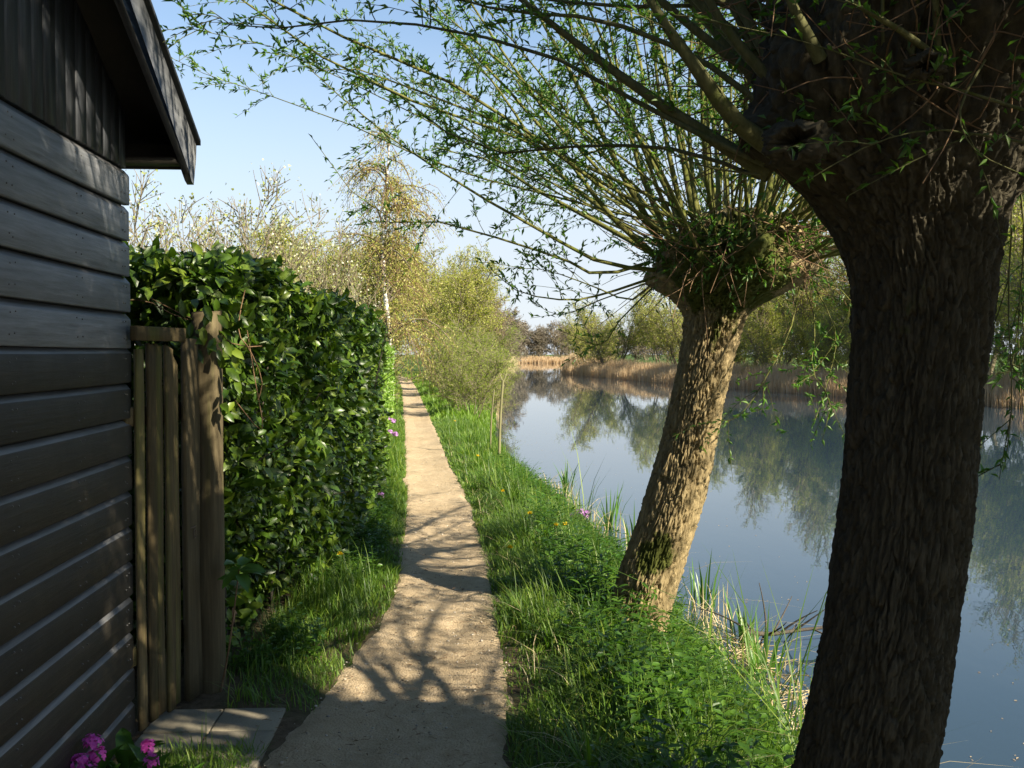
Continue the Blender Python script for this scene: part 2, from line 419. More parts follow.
def path_mat():
    m, N, L, B = newmat('sandy_path')
    g, (x, y, z) = world_xyz(N, L)
    n1 = noise(N, L, 1.3, 6, g, .6); n2 = noise(N, L, 14, 8, g, .7); n3 = noise(N, L, 150, 5, g, .7)
    vo = N.new('ShaderNodeTexVoronoi'); vo.inputs['Scale'].default_value = 85; L.new(g, vo.inputs['Vector'])
    c = ramp(N, L, n2, [(.25, (.36, .265, .16)), (.5, (.48, .37, .24)), (.8, (.58, .46, .32))])
    c = mixc(N, L, ramp(N, L, n1, [(.4, (0, 0, 0)), (.7, (.6, .6, .6))]), c, (.36, .27, .165))
    c = mixc(N, L, ramp(N, L, n3, [(.35, (.5, .5, .5)), (.5, (0, 0, 0))]), c, (.24, .18, .11))
    c = mixc(N, L, ramp(N, L, vo.outputs['Distance'], [(.0, (.5, .5, .5)), (.22, (0, 0, 0))]), c, (.50, .43, .34))
    L.new(c, B.inputs['Base Color']); B.inputs['Roughness'].default_value = .95; B.inputs['Specular IOR Level'].default_value = .2
    h = mth(N, L, 'ADD', mth(N, L, 'MULTIPLY', n2, 2.0), mth(N, L, 'ADD', n3, mth(N, L, 'MULTIPLY', vo.outputs['Distance'], -.8)))
    bump(N, L, h, .012, .9, B); return m
M['path'] = path_mat()

def ground_mat():
    m, N, L, B = newmat('soil_and_turf')
    g, (x, y, z) = world_xyz(N, L)
    n1 = noise(N, L, 1.1, 6, g, .6); n2 = noise(N, L, 22, 8, g, .7)
    soil = ramp(N, L, n2, [(.3, (.055, .038, .022)), (.6, (.12, .088, .055)), (.8, (.18, .13, .085))])
    turf = ramp(N, L, n2, [(.3, (.03, .055, .012)), (.7, (.07, .12, .022))])
    far = mth(N, L, 'MULTIPLY', mth(N, L, 'SUBTRACT', y, 9), .12, True)
    f = mth(N, L, 'ADD', mth(N, L, 'MULTIPLY', n1, .9), mth(N, L, 'MULTIPLY', far, .9), True)
    c = mixc(N, L, ramp(N, L, f, [(.4, (0, 0, 0)), (.62, (1, 1, 1))]), soil, turf)
    L.new(c, B.inputs['Base Color']); B.inputs['Roughness'].default_value = .95; B.inputs['Specular IOR Level'].default_value = .15
    bump(N, L, n2, .02, .9, B); return m
M['ground'] = ground_mat()

def water_mat():
    m, N, L, B = newmat('calm_water')
    v = coords(N, L, (1, .35, 1))
    n = noise(N, L, 3.2, 3, v, .5); n2 = noise(N, L, 24, 2, v, .5)
    n0 = noise(N, L, .35, 2, coords(N, L, (1, .25, 1)))
    B.inputs['Base Color'].default_value = (.022, .040, .058, 1)
    B.inputs['Roughness'].default_value = .015; B.inputs['IOR'].default_value = 1.333
    h = mth(N, L, 'ADD', n, mth(N, L, 'MULTIPLY', n2, .04))
    h = mth(N, L, 'MULTIPLY', h, mth(N, L, 'ADD', n0, .2))
    bump(N, L, h, .004, .55, B); return m
M['water'] = water_mat()

# ------------------------------------------------------------------ terrain
WZ = -0.55
NE = np.array([(-60, 3), (0, 3.3), (2.5, 3.2), (3.3, 1.85), (7, 1.75), (9.5, 1.55), (13, 1.10), (19, .50), (27, .0), (45, -.3), (100, -.6), (160, .2), (226, 2), (240, 2)])
FE = np.array([(-60, 36), (0, 31), (20, 26), (41, 20), (51, 16.8), (62, 14), (81, 10.4), (108, 6.0), (118, 6.3), (160, 9), (240, 14)])
PL = np.array([(0, -1.15), (3.85, -.97), (5, -.90), (6.45, -.80), (8, -.90), (10.8, -1.17), (15, -1.62), (20.5, -2.22), (33, -3.62), (45, -4.95), (57, -6.4), (68, -7.8), (78, -11), (85, -16)])
PR = np.array([(0, .0), (3.85, .02), (5, -.01), (6.45, -.09), (8, -.20), (10.8, -.44), (15, -.95), (20.5, -1.52), (33, -2.92), (45, -4.25), (57, -5.65), (68, -7.0), (78, -9.6), (85, -14)])
ne = lambda y: np.interp(y, NE[:, 0], NE[:, 1])
fe = lambda y: np.interp(y, FE[:, 0], FE[:, 1])
pl = lambda y: np.interp(y, PL[:, 0], PL[:, 1])
pr = lambda y: np.interp(y, PR[:, 0], PR[:, 1])
def gz(x, y):
    x = np.asarray(x, float); y = np.asarray(y, float)
    e = ne(y) + .10 * vn(y * 1.3, x * 0, 0, 3); f = fe(y) + .5 * vn(y * .3, x * 0, 0, 4)
    d = np.maximum(e - x, x - f)                     # >0 on land
    d = np.maximum(d, (y - 236) * .5)
    k = np.clip((d + .5) / 1.9, 0, 1); k = k * k * (3 - 2 * k)
    z = -1.15 + 1.15 * k
    near = np.clip(1 - np.abs(y - 8) / 40, 0, 1)
    z = z + .018 * fbm(x * 2.1, y * 2.1, 0, 11) * near * (d > 0)
    # worn hollow under the path
    c = (pl(y) + pr(y)) / 2; hw = (pr(y) - pl(y)) / 2
    q = np.clip(1.25 - np.abs(x - c) / hw, 0, 1)
    return z - .03 * q
def axis(dense0, dense1, step, lo, hi, g=1.12):
    a = list(np.arange(dense0, dense1, step)); s = step; v = a[-1]
    while v < hi: s *= g; v += s; a.append(v)
    s = step; v = a[0]
    while v > lo: s *= g; v -= s; a.insert(0, v)
    return np.array(a)
xs = axis(-2.2, 2.6, .06, -1500, 1500, 1.11); ys = axis(3, 14, .07, -300, 2600, 1.035)
X, Y = np.meshgrid(xs, ys); Z = gz(X, Y)
def grid(X, Y, Z):
    r, c = X.shape; i, j = np.meshgrid(np.arange(r - 1), np.arange(c - 1), indexing='ij')
    q = np.stack([i * c + j, i * c + j + 1, (i + 1) * c + j + 1, (i + 1) * c + j], -1).reshape(-1, 4)
    mb = MB(); mb.add(np.stack([X, Y, Z], -1), q); return mb
tag(grid(X, Y, Z).build('ground', M['ground'], smooth=True), 'grassy bank and soil along the river', kind='structure')
wx = axis(1, 20, 1.0, -3, 60, 1.3); wy = axis(2, 60, 2.0, -80, 245, 1.2)
X, Y = np.meshgrid(wx, wy)
tag(grid(X, Y, X * 0 + WZ).build('river', M['water']), 'calm river reflecting trees and sky', kind='structure')
py_ = axis(2.2, 14, .05, -8, 85, 1.03); pu = np.linspace(-1, 1, 33)
U, Y = np.meshgrid(pu, py_)
cc = (pl(Y) + pr(Y)) / 2; hw = (pr(Y) - pl(Y)) / 2
edge = 1 + (.10 * vn(Y * 1.7, U * 0 + np.sign(U) * 3) + .05 * vn(Y * 6, U * 0 + np.sign(U) * 3, 0, 2)) * np.abs(U)
X = cc + hw * U * edge * 1.06
Z = gz(X, Y) + .014 - .022 * np.clip(np.abs(U) - .8, 0, 1) / .2 + .005 * fbm(X * 5, Y * 5, 0, 21) + .0025 * fbm(X * 17, Y * 17, 0, 22)
tag(grid(X, Y, Z).build('path', M['path'], smooth=True), 'narrow sandy footpath beside the river', kind='structure')

# ------------------------------------------------------------------ shed
WD = np.array([-.072, 1.0, 0]); WD = WD / np.linalg.norm(WD)     # along the wall, away from us
WN = np.array([WD[1], -WD[0], 0])                                 # out of the wall, towards the path
SC = np.array([-1.585, 4.12, 0.0])                                # far corner at ground
shed = empty('shed', 'dark timber garden shed with overlapping boards and overhanging gable roof', 'shed', tuple(SC))
shed.rotation_euler = (0, 0, math.atan2(-WD[0], WD[1]))
# local frame: x = out of wall, y = along the wall (0 at far corner, negative to us)
LEN = 4.3; BH = .146; NBR = 16; WT = BH * NBR + .02
RN = RS(3)
def board_mesh(y0, y1, nb=14):
    # section (x,z) drawn along y with slight warp
    prof = [(-.012, 0), (.012, 0), (.0145, .004), (.0145, BH - .030), (.0125, BH - .026), (-.005, BH - .005), (-.012, BH - .005)]
    yy = np.linspace(y0, y1, nb); off = RN.uniform(-.002, .002); tilt = RN.uniform(-.003, .003)
    v = []
    for k, y in enumerate(yy):
        wv = .0015 * math.sin(y * 2.1 + off * 900)
        for (x, z) in prof: v.append((x + off, y, z + wv + tilt * (k / nb)))
    m = len(prof); q = [(k * m + j, k * m + (j + 1) % m, (k + 1) * m + (j + 1) % m, (k + 1) * m + j) for k in range(nb - 1) for j in range(m)]
    t = [(0, j + 1, j) for j in range(1, m - 1)] + [((nb - 1) * m, (nb - 1) * m + j, (nb - 1) * m + j + 1) for j in range(1, m - 1)]
    mb = MB(); mb.add(v, q, t); return mb
def skylit_edge(o):      # lighter grey paints the sky's light onto the bevelled upper board edges
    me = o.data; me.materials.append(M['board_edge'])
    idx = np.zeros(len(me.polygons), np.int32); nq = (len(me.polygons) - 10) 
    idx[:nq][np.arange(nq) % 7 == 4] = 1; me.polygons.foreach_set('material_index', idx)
for k in range(NBR):
    z = .02 + k * BH
    o = board_mesh(-LEN, RN.uniform(-.004, .006)).build('plank', M['board_grey'] if k >= NBR - 5 else M['board_dark'], shed)
    o.location = (0, 0, z); skylit_edge(o)
    if k >= NBR - 5: o['label'] = 'weathered grey plank'
nails = MB()
for k in range(NBR):
    for y in (-.06, -.09, -.55, -.60, -1.12, -1.16, -1.7):
        for dz in (.035, .1):
            yy = y + RN.uniform(-.01, .01); zz = .02 + k * BH + dz + RN.uniform(-.006, .006); r = .0030
            th = np.arange(6) * math.pi / 3
            ring = np.stack([np.full(6, .0158 + .0012), yy + r * np.cos(th), zz + r * np.sin(th)], -1)
            ring0 = ring.copy(); ring0[:, 0] = .012
            nails.add(np.vstack([ring0, ring]), [(a, (a + 1) % 6, 6 + (a + 1) % 6, 6 + a) for a in range(6)], [(6, 6 + a, 7 + a) for a in range(1, 5)])
tag(nails.build('nails', M['nail'], shed), kind='stuff')
mb = MB(); box(mb, -3.2, -LEN + .01, 0, -.0125, -.012, WT); mb.build('wall', M['board_dark'], shed)
# far wall boards
for k in range(NBR):
    o = board_mesh(-3.2, -.016, 3).build('plank', M['board_dark'], shed); o.location = (0, 0.0, .02 + k * BH)
    o.rotation_euler = (0, 0, math.radians(90)); o.location = (-3.215 - .0, 0.0, .02 + k * BH)
    o.location = (-.016 - 3.2 + 3.2, -.0, .02 + k * BH); o.rotation_euler = (0, 0, -math.radians(90))
    o.scale = (1, 1, 1); o.location = (-3.216, .0, .02 + k * BH)
# gable above the boards
SL = .47; RY = -LEN / 2; OH = .20; EV = .20
GB = WT
def rz(y, base=2.57): return base + SL * (LEN / 2 - abs(y - RY))     # underside of the roof
y = -.02; 
while y > -LEN + .05:
    wdt = RN.uniform(.085, .10); y1 = max(y - wdt, -LEN)
    mb = MB(); t0, t1 = rz(y), rz(y1); th = RN.uniform(.008, .014)
    g = .004
    v = [(-.01, y1 + g, GB), (th, y1 + g, GB), (th, y, GB), (-.01, y, GB), (-.01, y1 + g, t1), (th, y1 + g, t1), (th, y, t0), (-.01, y, t0)]
    mb.add(v, [(0, 3, 2, 1), (4, 5, 6, 7), (0, 1, 5, 4), (1, 2, 6, 5), (2, 3, 7, 6), (3, 0, 4, 7)])
    mb.build('gable_plank', M['gable'], shed); y = y1
mb = MB(); v = []
for x in (-3.2, -.012):
    v += [(x, -.005, WT - .01), (x, -LEN + .005, WT - .01), (x, -LEN + .005, rz(-LEN)), (x, RY, rz(RY)), (x, -.005, rz(0))]
mb.add(v, [(0, 1, 6, 5)], [(5, 6, 7), (5, 7, 8), (5, 8, 9), (0, 2, 1), (0, 3, 2), (0, 4, 3)])
mb.build('gable_wall', M['soffit'], shed)
# roof slabs, soffit, barge boards
def slab(name, mat, x0, x1, ya, yb, lo, hi, parent=shed):
    """prism following the roof slope between ya and yb; lo/hi offsets from the roof underside"""
    mb = MB(); v = []
    for x in (x0, x1):
        for y_ in (ya, yb):
            zz = 2.57 + SL * (LEN / 2 - abs(y_ - RY)); v += [(x, y_, zz + lo), (x, y_, zz + hi)]
    mb.add(v, [(0, 1, 3, 2), (4, 6, 7, 5), (0, 4, 5, 1), (2, 3, 7, 6), (1, 5, 7, 3), (0, 2, 6, 4)])
    return mb.build(name, mat, parent)
for ya, yb in ((EV, RY), (RY - .002, -LEN - EV)):
    slab('roof', M['roofing'], -3.4, OH + .045, ya + (.06 if ya == EV else 0), yb, .062, .085)
    slab('soffit', M['soffit'], -3.3, OH - .001, ya, yb, .003, .06)
def barge(ya, yb, cut):
    mb = MB(); D = .20; TH = .028; x0 = OH
    z = lambda y_: 2.57 + SL * (LEN / 2 - abs(y_ - RY)) + .058
    s = 1 if ya > yb else -1
    out = [(ya + .055, z(ya + .055)), (ya + .045, z(ya + .045) - .07), (ya - .0, z(ya) - .205), (ya - .04, z(ya) - .195), (ya - .07, z(ya - .07) - D)]
    if not cut: out = [(ya, z(ya)), (ya, z(ya) - D)]
    out = out + [(yb, z(yb) - D), (yb, z(yb))]
    n = len(out)
    v = [(x0, a, b) for a, b in out] + [(x0 + TH, a, b) for a, b in out]
    t = []
    hub = n - 1 if not cut else n - 1
    for k in range(n - 2): t.append((hub, k, k + 1)); t.append((n + hub, n + k + 1, n + k))
    q = [(k, (k + 1) % n, n + (k + 1) % n, n + k) for k in range(n)]
    mb.add(v, q, t); return mb.build('bargeboard', M['barge'], shed)
barge(EV, RY, True)
b2 = barge(-LEN - EV, RY - .003, False)
mb = MB(); box(mb, -3.3, EV - .03, 2.392, OH - .002, EV - .004, 2.63 - SL * EV + .0); mb.build('fascia', M['soffit'], shed)
mb = MB(); box(mb, -3.3, .018, 2.398, OH - .004, EV - .032, 2.413); mb.build('eave_board', M['soffit'], shed)

# ------------------------------------------------------------------ gate and posts
def wl(y, x=0.0, z=0.0):   # point in wall frame
    return SC + WD * y + WN * x + np.array([0, 0, z])
gate = empty('garden_gate', 'narrow wooden gate of mossy upright pickets standing slightly ajar beside the shed', 'gate', tuple(wl(-.03, .012)))
gate.rotation_euler = (0, 0, -math.radians(8.0))
def picket_mesh(w_, h0, h1, th, slant, rng, lean=0):
    mb = MB(); n = 12; v = []
    ph = rng.uniform(0, 6)
    for k in range(n):
        f = k / (n - 1); z = h0 + (h1 - h0) * f
        dy = lean * f + .004 * math.sin(f * 5 + ph); ww = w_ * (1 + .07 * math.sin(f * 9 + ph))
        zl = z - (slant if k == n - 1 else 0)
        b = .005
        v += [(0, dy + b, z), (th - b, dy, z), (th, dy + b, z), (th, dy + ww - b, zl), (th - b, dy + ww, zl), (0, dy + ww - b, zl)]
    m = 6
    q = [(k * m + j, k * m + (j + 1) % m, (k + 1) * m + (j + 1) % m, (k + 1) * m + j) for k in range(n - 1) for j in range(m)]
    e = (n - 1) * m
    mb.add(v, q, [(0, j + 1, j) for j in range(1, m - 1)] + [(e, e + j, e + j + 1) for j in range(1, m - 1)]); return mb
rg = RS(5)
yy = .035
for k, (wv, top, sl_) in enumerate([(.062, 1.62, .0), (.066, 1.645, .01), (.07, 1.645, .012), (.066, 1.64, .02), (.055, 1.60, .05)]):
    o = picket_mesh(wv, .02 + .02 * rg.rand(), top, .018, sl_, rg, rg.uniform(-.008, .008)).build('picket', M['picket'], gate)
    o.location = (.012 * (k % 2), yy, 0); yy += wv + .013
yst = yy
o = picket_mesh(.13, .02, 1.67, .03, 0, rg).build('stile', M['stile'], gate); o.location = (.02, yst - .004, 0)
mb = MB(); box(mb, .020, -.02, 1.655, .052, yst - .006, 1.715, .003); mb.build('top_rail', M['picket'], gate)
mb = MB(); box(mb, -.032, -.02, .30, -.002, yst + .06, .38, .003); mb.build('cross_rail', M['picket'], gate)
mb = MB(); box(mb, -.032, -.02, 1.30, -.002, yst + .06, 1.38, .003); mb.build('cross_rail', M['picket'], gate)
mb = MB()
ring = [(.058, yst + .05 + .03 * math.cos(a) * .4, .78 + .02 * math.sin(a)) for a in np.linspace(0, 5.6, 10)]
tubes(mb, ring, np.full(10, .0025), 5)
tubes(mb, [(.05, yst + .02, .81), (.058, yst + .05, .812), (.05, yst + .075, .81)], np.full(3, .003), 5)
mb.build('latch', M['iron'], gate, True)
def post(name, label, p, w_, h, mat, ang=0):
    e = empty(name, label, 'post', tuple(p)); e.rotation_euler = (0, 0, ang)
    mb = MB(); n = 16; v = []; m = 12
    for k in range(n):
        f = k / (n - 1)
        for j in range(m):
            a = j * 2 * math.pi / m; r = w_ / 2 * min(1.25, 1 / max(abs(math.cos(a)), abs(math.sin(a)))) * .97
            r *= 1 + .03 * math.sin(a * 3 + f * 4) + .015 * math.sin(f * 17 + a)
            v.append((r * math.cos(a), r * math.sin(a), -.05 + f * (h + .05) + (.012 * math.sin(a) if k == n - 1 else 0)))
    q = [(k * m + j, k * m + (j + 1) % m, (k + 1) * m + (j + 1) % m, (k + 1) * m + j) for k in range(n - 1) for j in range(m)]
    e0 = (n - 1) * m
    mb.add(v, q, [(e0, e0 + j, e0 + j + 1) for j in range(1, m - 1)]); mb.build('shaft', mat, e); return e
pa = np.array([-1.435, 4.715, 0])
post('gate_post', 'square wooden gate post with mossy edge beside the laurel hedge', pa, .125, 1.80, M['stile'], -.15)
# pavers
pav = tag(empty('paved_area', 'grey concrete paving slabs laid in front of the gate', None, (-1.28, 4.17, 0)), kind='structure')
if 'category' in pav: del pav['category']
rg = RS(9)
for i in range(-1, 1):
    for j in range(-3, 1):
        if (i, j) in (): continue
        mb = MB(); s_ = .2 if i == -2 else .275
        box(mb, .004, .004, -.03, s_, .275 - .0, 0, .004)
        o = mb.build('paver', M['paver'], pav)
        o.location = (i * .278, j * .278 + .0, .008 + rg.uniform(-.003, .004)); o.rotation_euler = (rg.uniform(-.008, .008), rg.uniform(-.008, .008), rg.uniform(-.012, .012))
pav.rotation_euler = (0, 0, .04)

# ------------------------------------------------------------------ willow builder
def trunk_mesh(cz, cx, cy, cr, nu, nv, cell_w, cell_h, depth, seed, lump=.1, lumpz=99, knobs=()):
    """cz: control heights; centre and radius at each"""
    t = np.linspace(0, len(cz) - 1, nv)
    ctl = catmull(np.stack([cx, cy, cz], -1), nv); rad = np.maximum(catmull(np.stack([cr, cr, cr], -1), nv)[:, 0], .01)
    th = np.arange(nu) * 2 * math.pi / nu
    TH, K = np.meshgrid(th, np.arange(nv)); R = rad[K]; Zc = ctl[K, 2]
    arc = np.concatenate([[0], np.cumsum(np.linalg.norm(np.diff(ctl, axis=0), axis=1) + np.abs(np.diff(rad)) * .8)])[K]
    Rm = np.median(rad); ncell = max(6, int(2 * math.pi * Rm / cell_w))
    u = TH / (2 * math.pi) * ncell; vv = arc / cell_h
    px_, py2 = np.cos(TH) * 2.2, np.sin(TH) * 2.2
    g1 = (px_ * 1.5, py2 * 1.5)
    uw = u + 1.1 * vn(*g1, arc * 4, seed) + .45 * vn(px_ * 5, py2 * 5, arc * 14, seed + 1) + .20 * vn(px_ * 13, py2 * 13, arc * 40, seed + 3) + arc * .8
    vw = vv + .5 * vn(px_ * 4, py2 * 4, arc * 6, seed + 2) + .25 * vn(px_ * 12, py2 * 12, arc * 20, seed + 12)
    e = cells(uw, vw, ncell, seed); jag = .10 * vn(px_ * 22, py2 * 22, arc * 50, seed + 13)
    e = np.clip((e + jag) / .26, 0, 1); e = e * e * (3 - 2 * e)
    e2 = np.clip((cells(uw * 2 + 3, vw * 2.6 + 7, ncell * 2, seed + 9) + jag) / .2, 0, 1)
    layer = .5 + .5 * vn(uw * 1.1, vw * 1.1, 0, seed + 15)
    br = e * (.55 + .25 * layer) + .22 * e2
    wgt = np.clip((2.0 * Rm) / R, .5, 1.2)
    disp = depth * (br - .7) * wgt + depth * .22 * vn(px_ * 20, py2 * 20, arc * 30, seed + 4) + depth * .16 * vn(px_ * 44, py2 * 44, arc * 60, seed + 5)
    lm = lump * np.clip(.35 + (Zc - lumpz) * 3, .42, 1.6)
    disp = disp + R * lm * (vn(px_ * .9, py2 * .9, Zc * 2.6, seed + 6) + .6 * vn(px_ * 2.2, py2 * 2.2, Zc * 6, seed + 7) + .45 * vn(px_ * 5, py2 * 5, Zc * 14, seed + 8) * (Zc > lumpz - .3) + .3 * vn(px_ * 11, py2 * 11, Zc * 30, seed + 18) * (Zc > lumpz - .2))
    for (ka, kz, kr, kh) in knobs:
        da = np.arctan2(np.sin(TH - ka), np.cos(TH - ka)) * R
        disp = disp + kh * np.exp(-(da ** 2 + (Zc - kz) ** 2) / kr ** 2)
    r = R + disp
    v = np.stack([ctl[K, 0] + r * np.cos(TH), ctl[K, 1] + r * np.sin(TH), Zc + 0 * r], -1)
    i, j = np.meshgrid(np.arange(nv - 1), np.arange(nu), indexing='ij'); j2 = (j + 1) % nu
    q = np.stack([i * nu + j, i * nu + j2, (i + 1) * nu + j2, (i + 1) * nu + j], -1).reshape(-1, 4)
    mb = MB(); mb.add(v.reshape(-1, 3), q)
    top = v[-1]; o = mb.n
    mb.add(np.vstack([top, top.mean(0)]), None, [(a, (a + 1) % nu, nu) for a in range(nu)])
    return mb

def shoot_pts(p0, d, L, rng, n=9, up=.25, droop=.15, wob=.03):
    s = np.linspace(0, 1, n)[:, None]; d = np.asarray(d, float) / np.linalg.norm(d)
    p = p0 + L * (d * s + np.array([0, 0, 1]) * (up * s ** 1.6 * (1 - d[2]) - droop * s ** 3))
    ph = rng.uniform(0, 6, 3)
    p = p + wob * L * s * np.sin(s * 5.5 + ph[None]) * .5 + wob * .3 * L * s * np.sin(s * 14 + ph[None] * 2) * .4
    return p
def branch_off(par, per, s0, s1, L0, L1, rng, n=5, spread=.8, up=.2, droop=0.):
    """par (K,m,3) -> children (K*per,n,3)"""
    K, m, _ = par.shape
    s = rng.uniform(s0, s1, (K, per)); f = s * (m - 1); i = np.minimum(f.astype(int), m - 2); fr = (f - i)[..., None]
    kk = np.arange(K)[:, None]
    a = par[kk, i]; b = par[kk, i + 1]; st = a + (b - a) * fr; dr = norm(b - a)
    rd = norm(rng.normal(size=(K, per, 3)))
    d = norm(dr * (1 - spread * .55) + rd * spread + np.array([0, 0, up]))
    L = rng.uniform(L0, L1, (K, per, 1, 1)) * (1.15 - .6 * s[..., None, None])
    t = np.linspace(0, 1, n)[None, None, :, None]
    p = st[:, :, None] + L * (d[:, :, None] * t + np.array([0, 0, 1]) * (-droop * t ** 2) + .12 * rng.normal(size=(K, per, 1, 3)) * t ** 2)
    return p.reshape(-1, n, 3)
def leaf_on(mb, tw, per, L0, L1, ratio, rng, T=TW, s0=.15, s1=1.0, ang=.8, up=.4, jit=0.0):
    K, m, _ = tw.shape
    s = rng.uniform(s0, s1, (K, per)); f = s * (m - 1); i = np.minimum(f.astype(int), m - 2); fr = (f - i)[..., None]
    kk = np.arange(K)[:, None]; a = tw[kk, i]; b = tw[kk, i + 1]; st = (a + (b - a) * fr).reshape(-1, 3); dr = norm(b - a).reshape(-1, 3)
    if jit: st = st + rng.normal(size=st.shape) * jit
    d = norm(dr + ang * rng.normal(size=st.shape) + np.array([0, 0, up * .4]))
    L = rng.uniform(L0, L1, len(st)); u = norm(rng.normal(size=st.shape) * .7 + np.array([0, 0, 1.0]))
    leaves(mb, st, d, u, L, L * ratio, T)

def build_shoots(root, shoots, mat, rng, twigs=7, tl=(.12, .4), leaf_per=9, leafL=(.022, .042), leafmb=None, frac0=.3, tw_r=.0022, sides=7):
    """shoots: list of (pts, r0). each shoot is its own branch part"""
    for pts, r0 in shoots:
        mb = MB(); n = len(pts); rr = r0 * (1 - np.linspace(0, 1, n) ** 1.0 * .86); rr = np.maximum(rr, .0016)
        tubes(mb, pts, rr, sides if r0 > .008 else 5)
        Ls = np.linalg.norm(pts[-1] - pts[0])
        k = max(2, int(twigs * Ls / 2.2))
        tw = branch_off(pts[None], k, frac0, .98, tl[0], tl[1], rng, 5, .75, .12, .15)
        tubes(mb, tw, np.linspace(tw_r, .0011, 5)[None].repeat(len(tw), 0), 3)
        mb.build('branch', mat, root, True)
        if leafmb is not None:
            leaf_on(leafmb, tw, leaf_per, leafL[0], leafL[1], .30, rng)
            leaf_on(leafmb, pts[None], int(leaf_per * 1.5 * Ls), leafL[0], leafL[1], .30, rng, s0=.3)

def debris(rng, c, r0, n, L0, L1, zlo, zhi):
    """thin dead twigs sticking about the head"""
    a = rng.uniform(0, 2 * math.pi, n); z = rng.uniform(zlo, zhi, n)
    st = np.stack([c[0] + r0 * np.cos(a), c[1] + r0 * np.sin(a), z], -1)
    d = norm(np.stack([np.cos(a), np.sin(a), rng.uniform(-.7, .9, n)], -1) + rng.normal(size=(n, 3)) * .6)
    L = rng.uniform(L0, L1, (n, 1, 1)); t = np.linspace(0, 1, 6)[None, :, None]
    return st[:, None] + L * (d[:, None] * t + .5 * rng.normal(size=(n, 1, 3)) * t ** 2 + .3 * rng.normal(size=(n, 1, 3)) * t ** 3 * (t > .3) - np.array([0, 0, .15]) * t ** 2)

def pixline(pts):
    return catmull(np.array([P(*p) for p in pts]), 10)

# ---- nearer willow (right foreground)
Y1 = 2.9
w1 = empty('pollard_willow', 'large dark pollard willow trunk in the right foreground', 'tree', (.97, Y1, 0))
def ctl(rows, Y0, Yslope=0.0):
    cz, cx, cy, cr = [], [], [], []
    for (py2, pc, wd) in rows:
        Yd = Y0
        p = P(pc, py2, Yd); cz.append(p[2]); cx.append(p[0]); cy.append(p[1]); cr.append(wd / 2 * Yd / F * (.87 if Yd < 4 else .94))
    return cz, cx, cy, cr
rows = [(930, 842, 235), (890, 848, 196), (840, 855, 168), (768, 866, 153), (684, 880, 147), (600, 893, 143), (500, 907, 140), (400, 914, 142), (310, 921, 147),
        (255, 918, 163), (215, 912, 195), (175, 905, 245), (130, 900, 290), (70, 900, 300), (10, 905, 300), (-50, 905, 270), (-95, 905, 180), (-115, 905, 40)]
cz, cx, cy, cr = ctl(rows, Y1)
kn = [(math.pi * 1.08, P(0, 150, Y1)[2], .11, .14), (math.pi * 1.25, P(0, 90, Y1)[2], .12, .08), (math.pi * 1.55, P(0, 60, Y1)[2], .12, .12), (-.2, P(0, 120, Y1)[2], .16, .12), (math.pi * 1.4, P(0, 175, Y1)[2], .07, .05), (-.9, P(0, 40, Y1)[2], .14, .14)]
mb = trunk_mesh(cz, cx, cy, cr, 460, 720, .025, .14, .021, 40, .10, 2.0, kn)
def local(o, root):
    o.matrix_parent_inverse = Matrix.Translation(-root.location); return o
w1.location = (0, 0, 0)
def build_at(mb, name, mat, root, smooth=True):
    return mb.build(name, mat, root, smooth)
build_at(mb, 'trunk', M['bark1'], w1)
rng = RS(12)
H1 = np.array([P(905, 60, Y1)[0], Y1, 2.45])
sh = []
for line, r in [([(775, 150, 2.75), (735, 120, 2.65), (690, 60, 2.6), (650, 0, 2.6), (590, -110, 2.6)], .030),
                ([(770, 175, 2.85), (715, 140, 2.9), (640, 90, 2.95), (540, 15, 3.0), (440, -70, 3.0)], .026),
                ([(760, 178, 2.9), (680, 150, 3.1), (590, 145, 3.3), (480, 150, 3.5), (390, 90, 3.7), (330, 70, 3.8)], .0075),
                ([(780, 120, 2.8), (700, 60, 2.85), (600, 20, 2.9), (500, 10, 2.95), (400, -20, 3.0)], .011),
                ([(765, 165, 2.8), (650, 110, 2.95), (560, 60, 3.1), (450, 30, 3.3), (350, 20, 3.4), (250, 30, 3.5), (210, 10, 3.5)], .0085),
                ([(770, 80, 2.8), (720, 20, 2.8), (680, -60, 2.8), (640, -140, 2.8)], .018),
                ([(820, 60, 2.55), (790, 0, 2.5), (760, -80, 2.5)], .020),
                ([(1000, 100, 2.6), (1005, 40, 2.55), (1015, -20, 2.5), (1030, -90, 2.5)], .034),
                ([(940, 60, 2.5), (900, 30, 2.4), (850, 0, 2.35), (800, -50, 2.3)], .011),
                ([(1024, 110, 2.4), (960, 90, 2.45), (900, 75, 2.45), (800, 40, 2.5), (700, 20, 2.55)], .005),
                ([(1060, 150, 2.4), (1000, 138, 2.45), (930, 130, 2.5), (870, 145, 2.5), (808, 180, 2.5)], .0045),
                ([(985, 60, 2.45), (960, 110, 2.4), (975, 150, 2.4), (1024, 175, 2.35)], .0035),
                ([(760, 175, 2.75), (700, 165, 2.7), (650, 140, 2.7), (600, 110, 2.7)], .0035),
                ([(1000, 130, 2.75), (1012, 200, 2.8), (1008, 300, 2.85), (1012, 400, 2.9), (1004, 470, 2.9)], .004),
                ([(1010, 120, 3.0), (1024, 230, 3.2), (1018, 330, 3.3), (1026, 440, 3.4)], .004),
                ([(1010, 120, 3.0), (1040, 200, 3.4), (1022, 300, 3.6), (1010, 380, 3.7)], .004)]:
    sh.append((pixline(line), r))
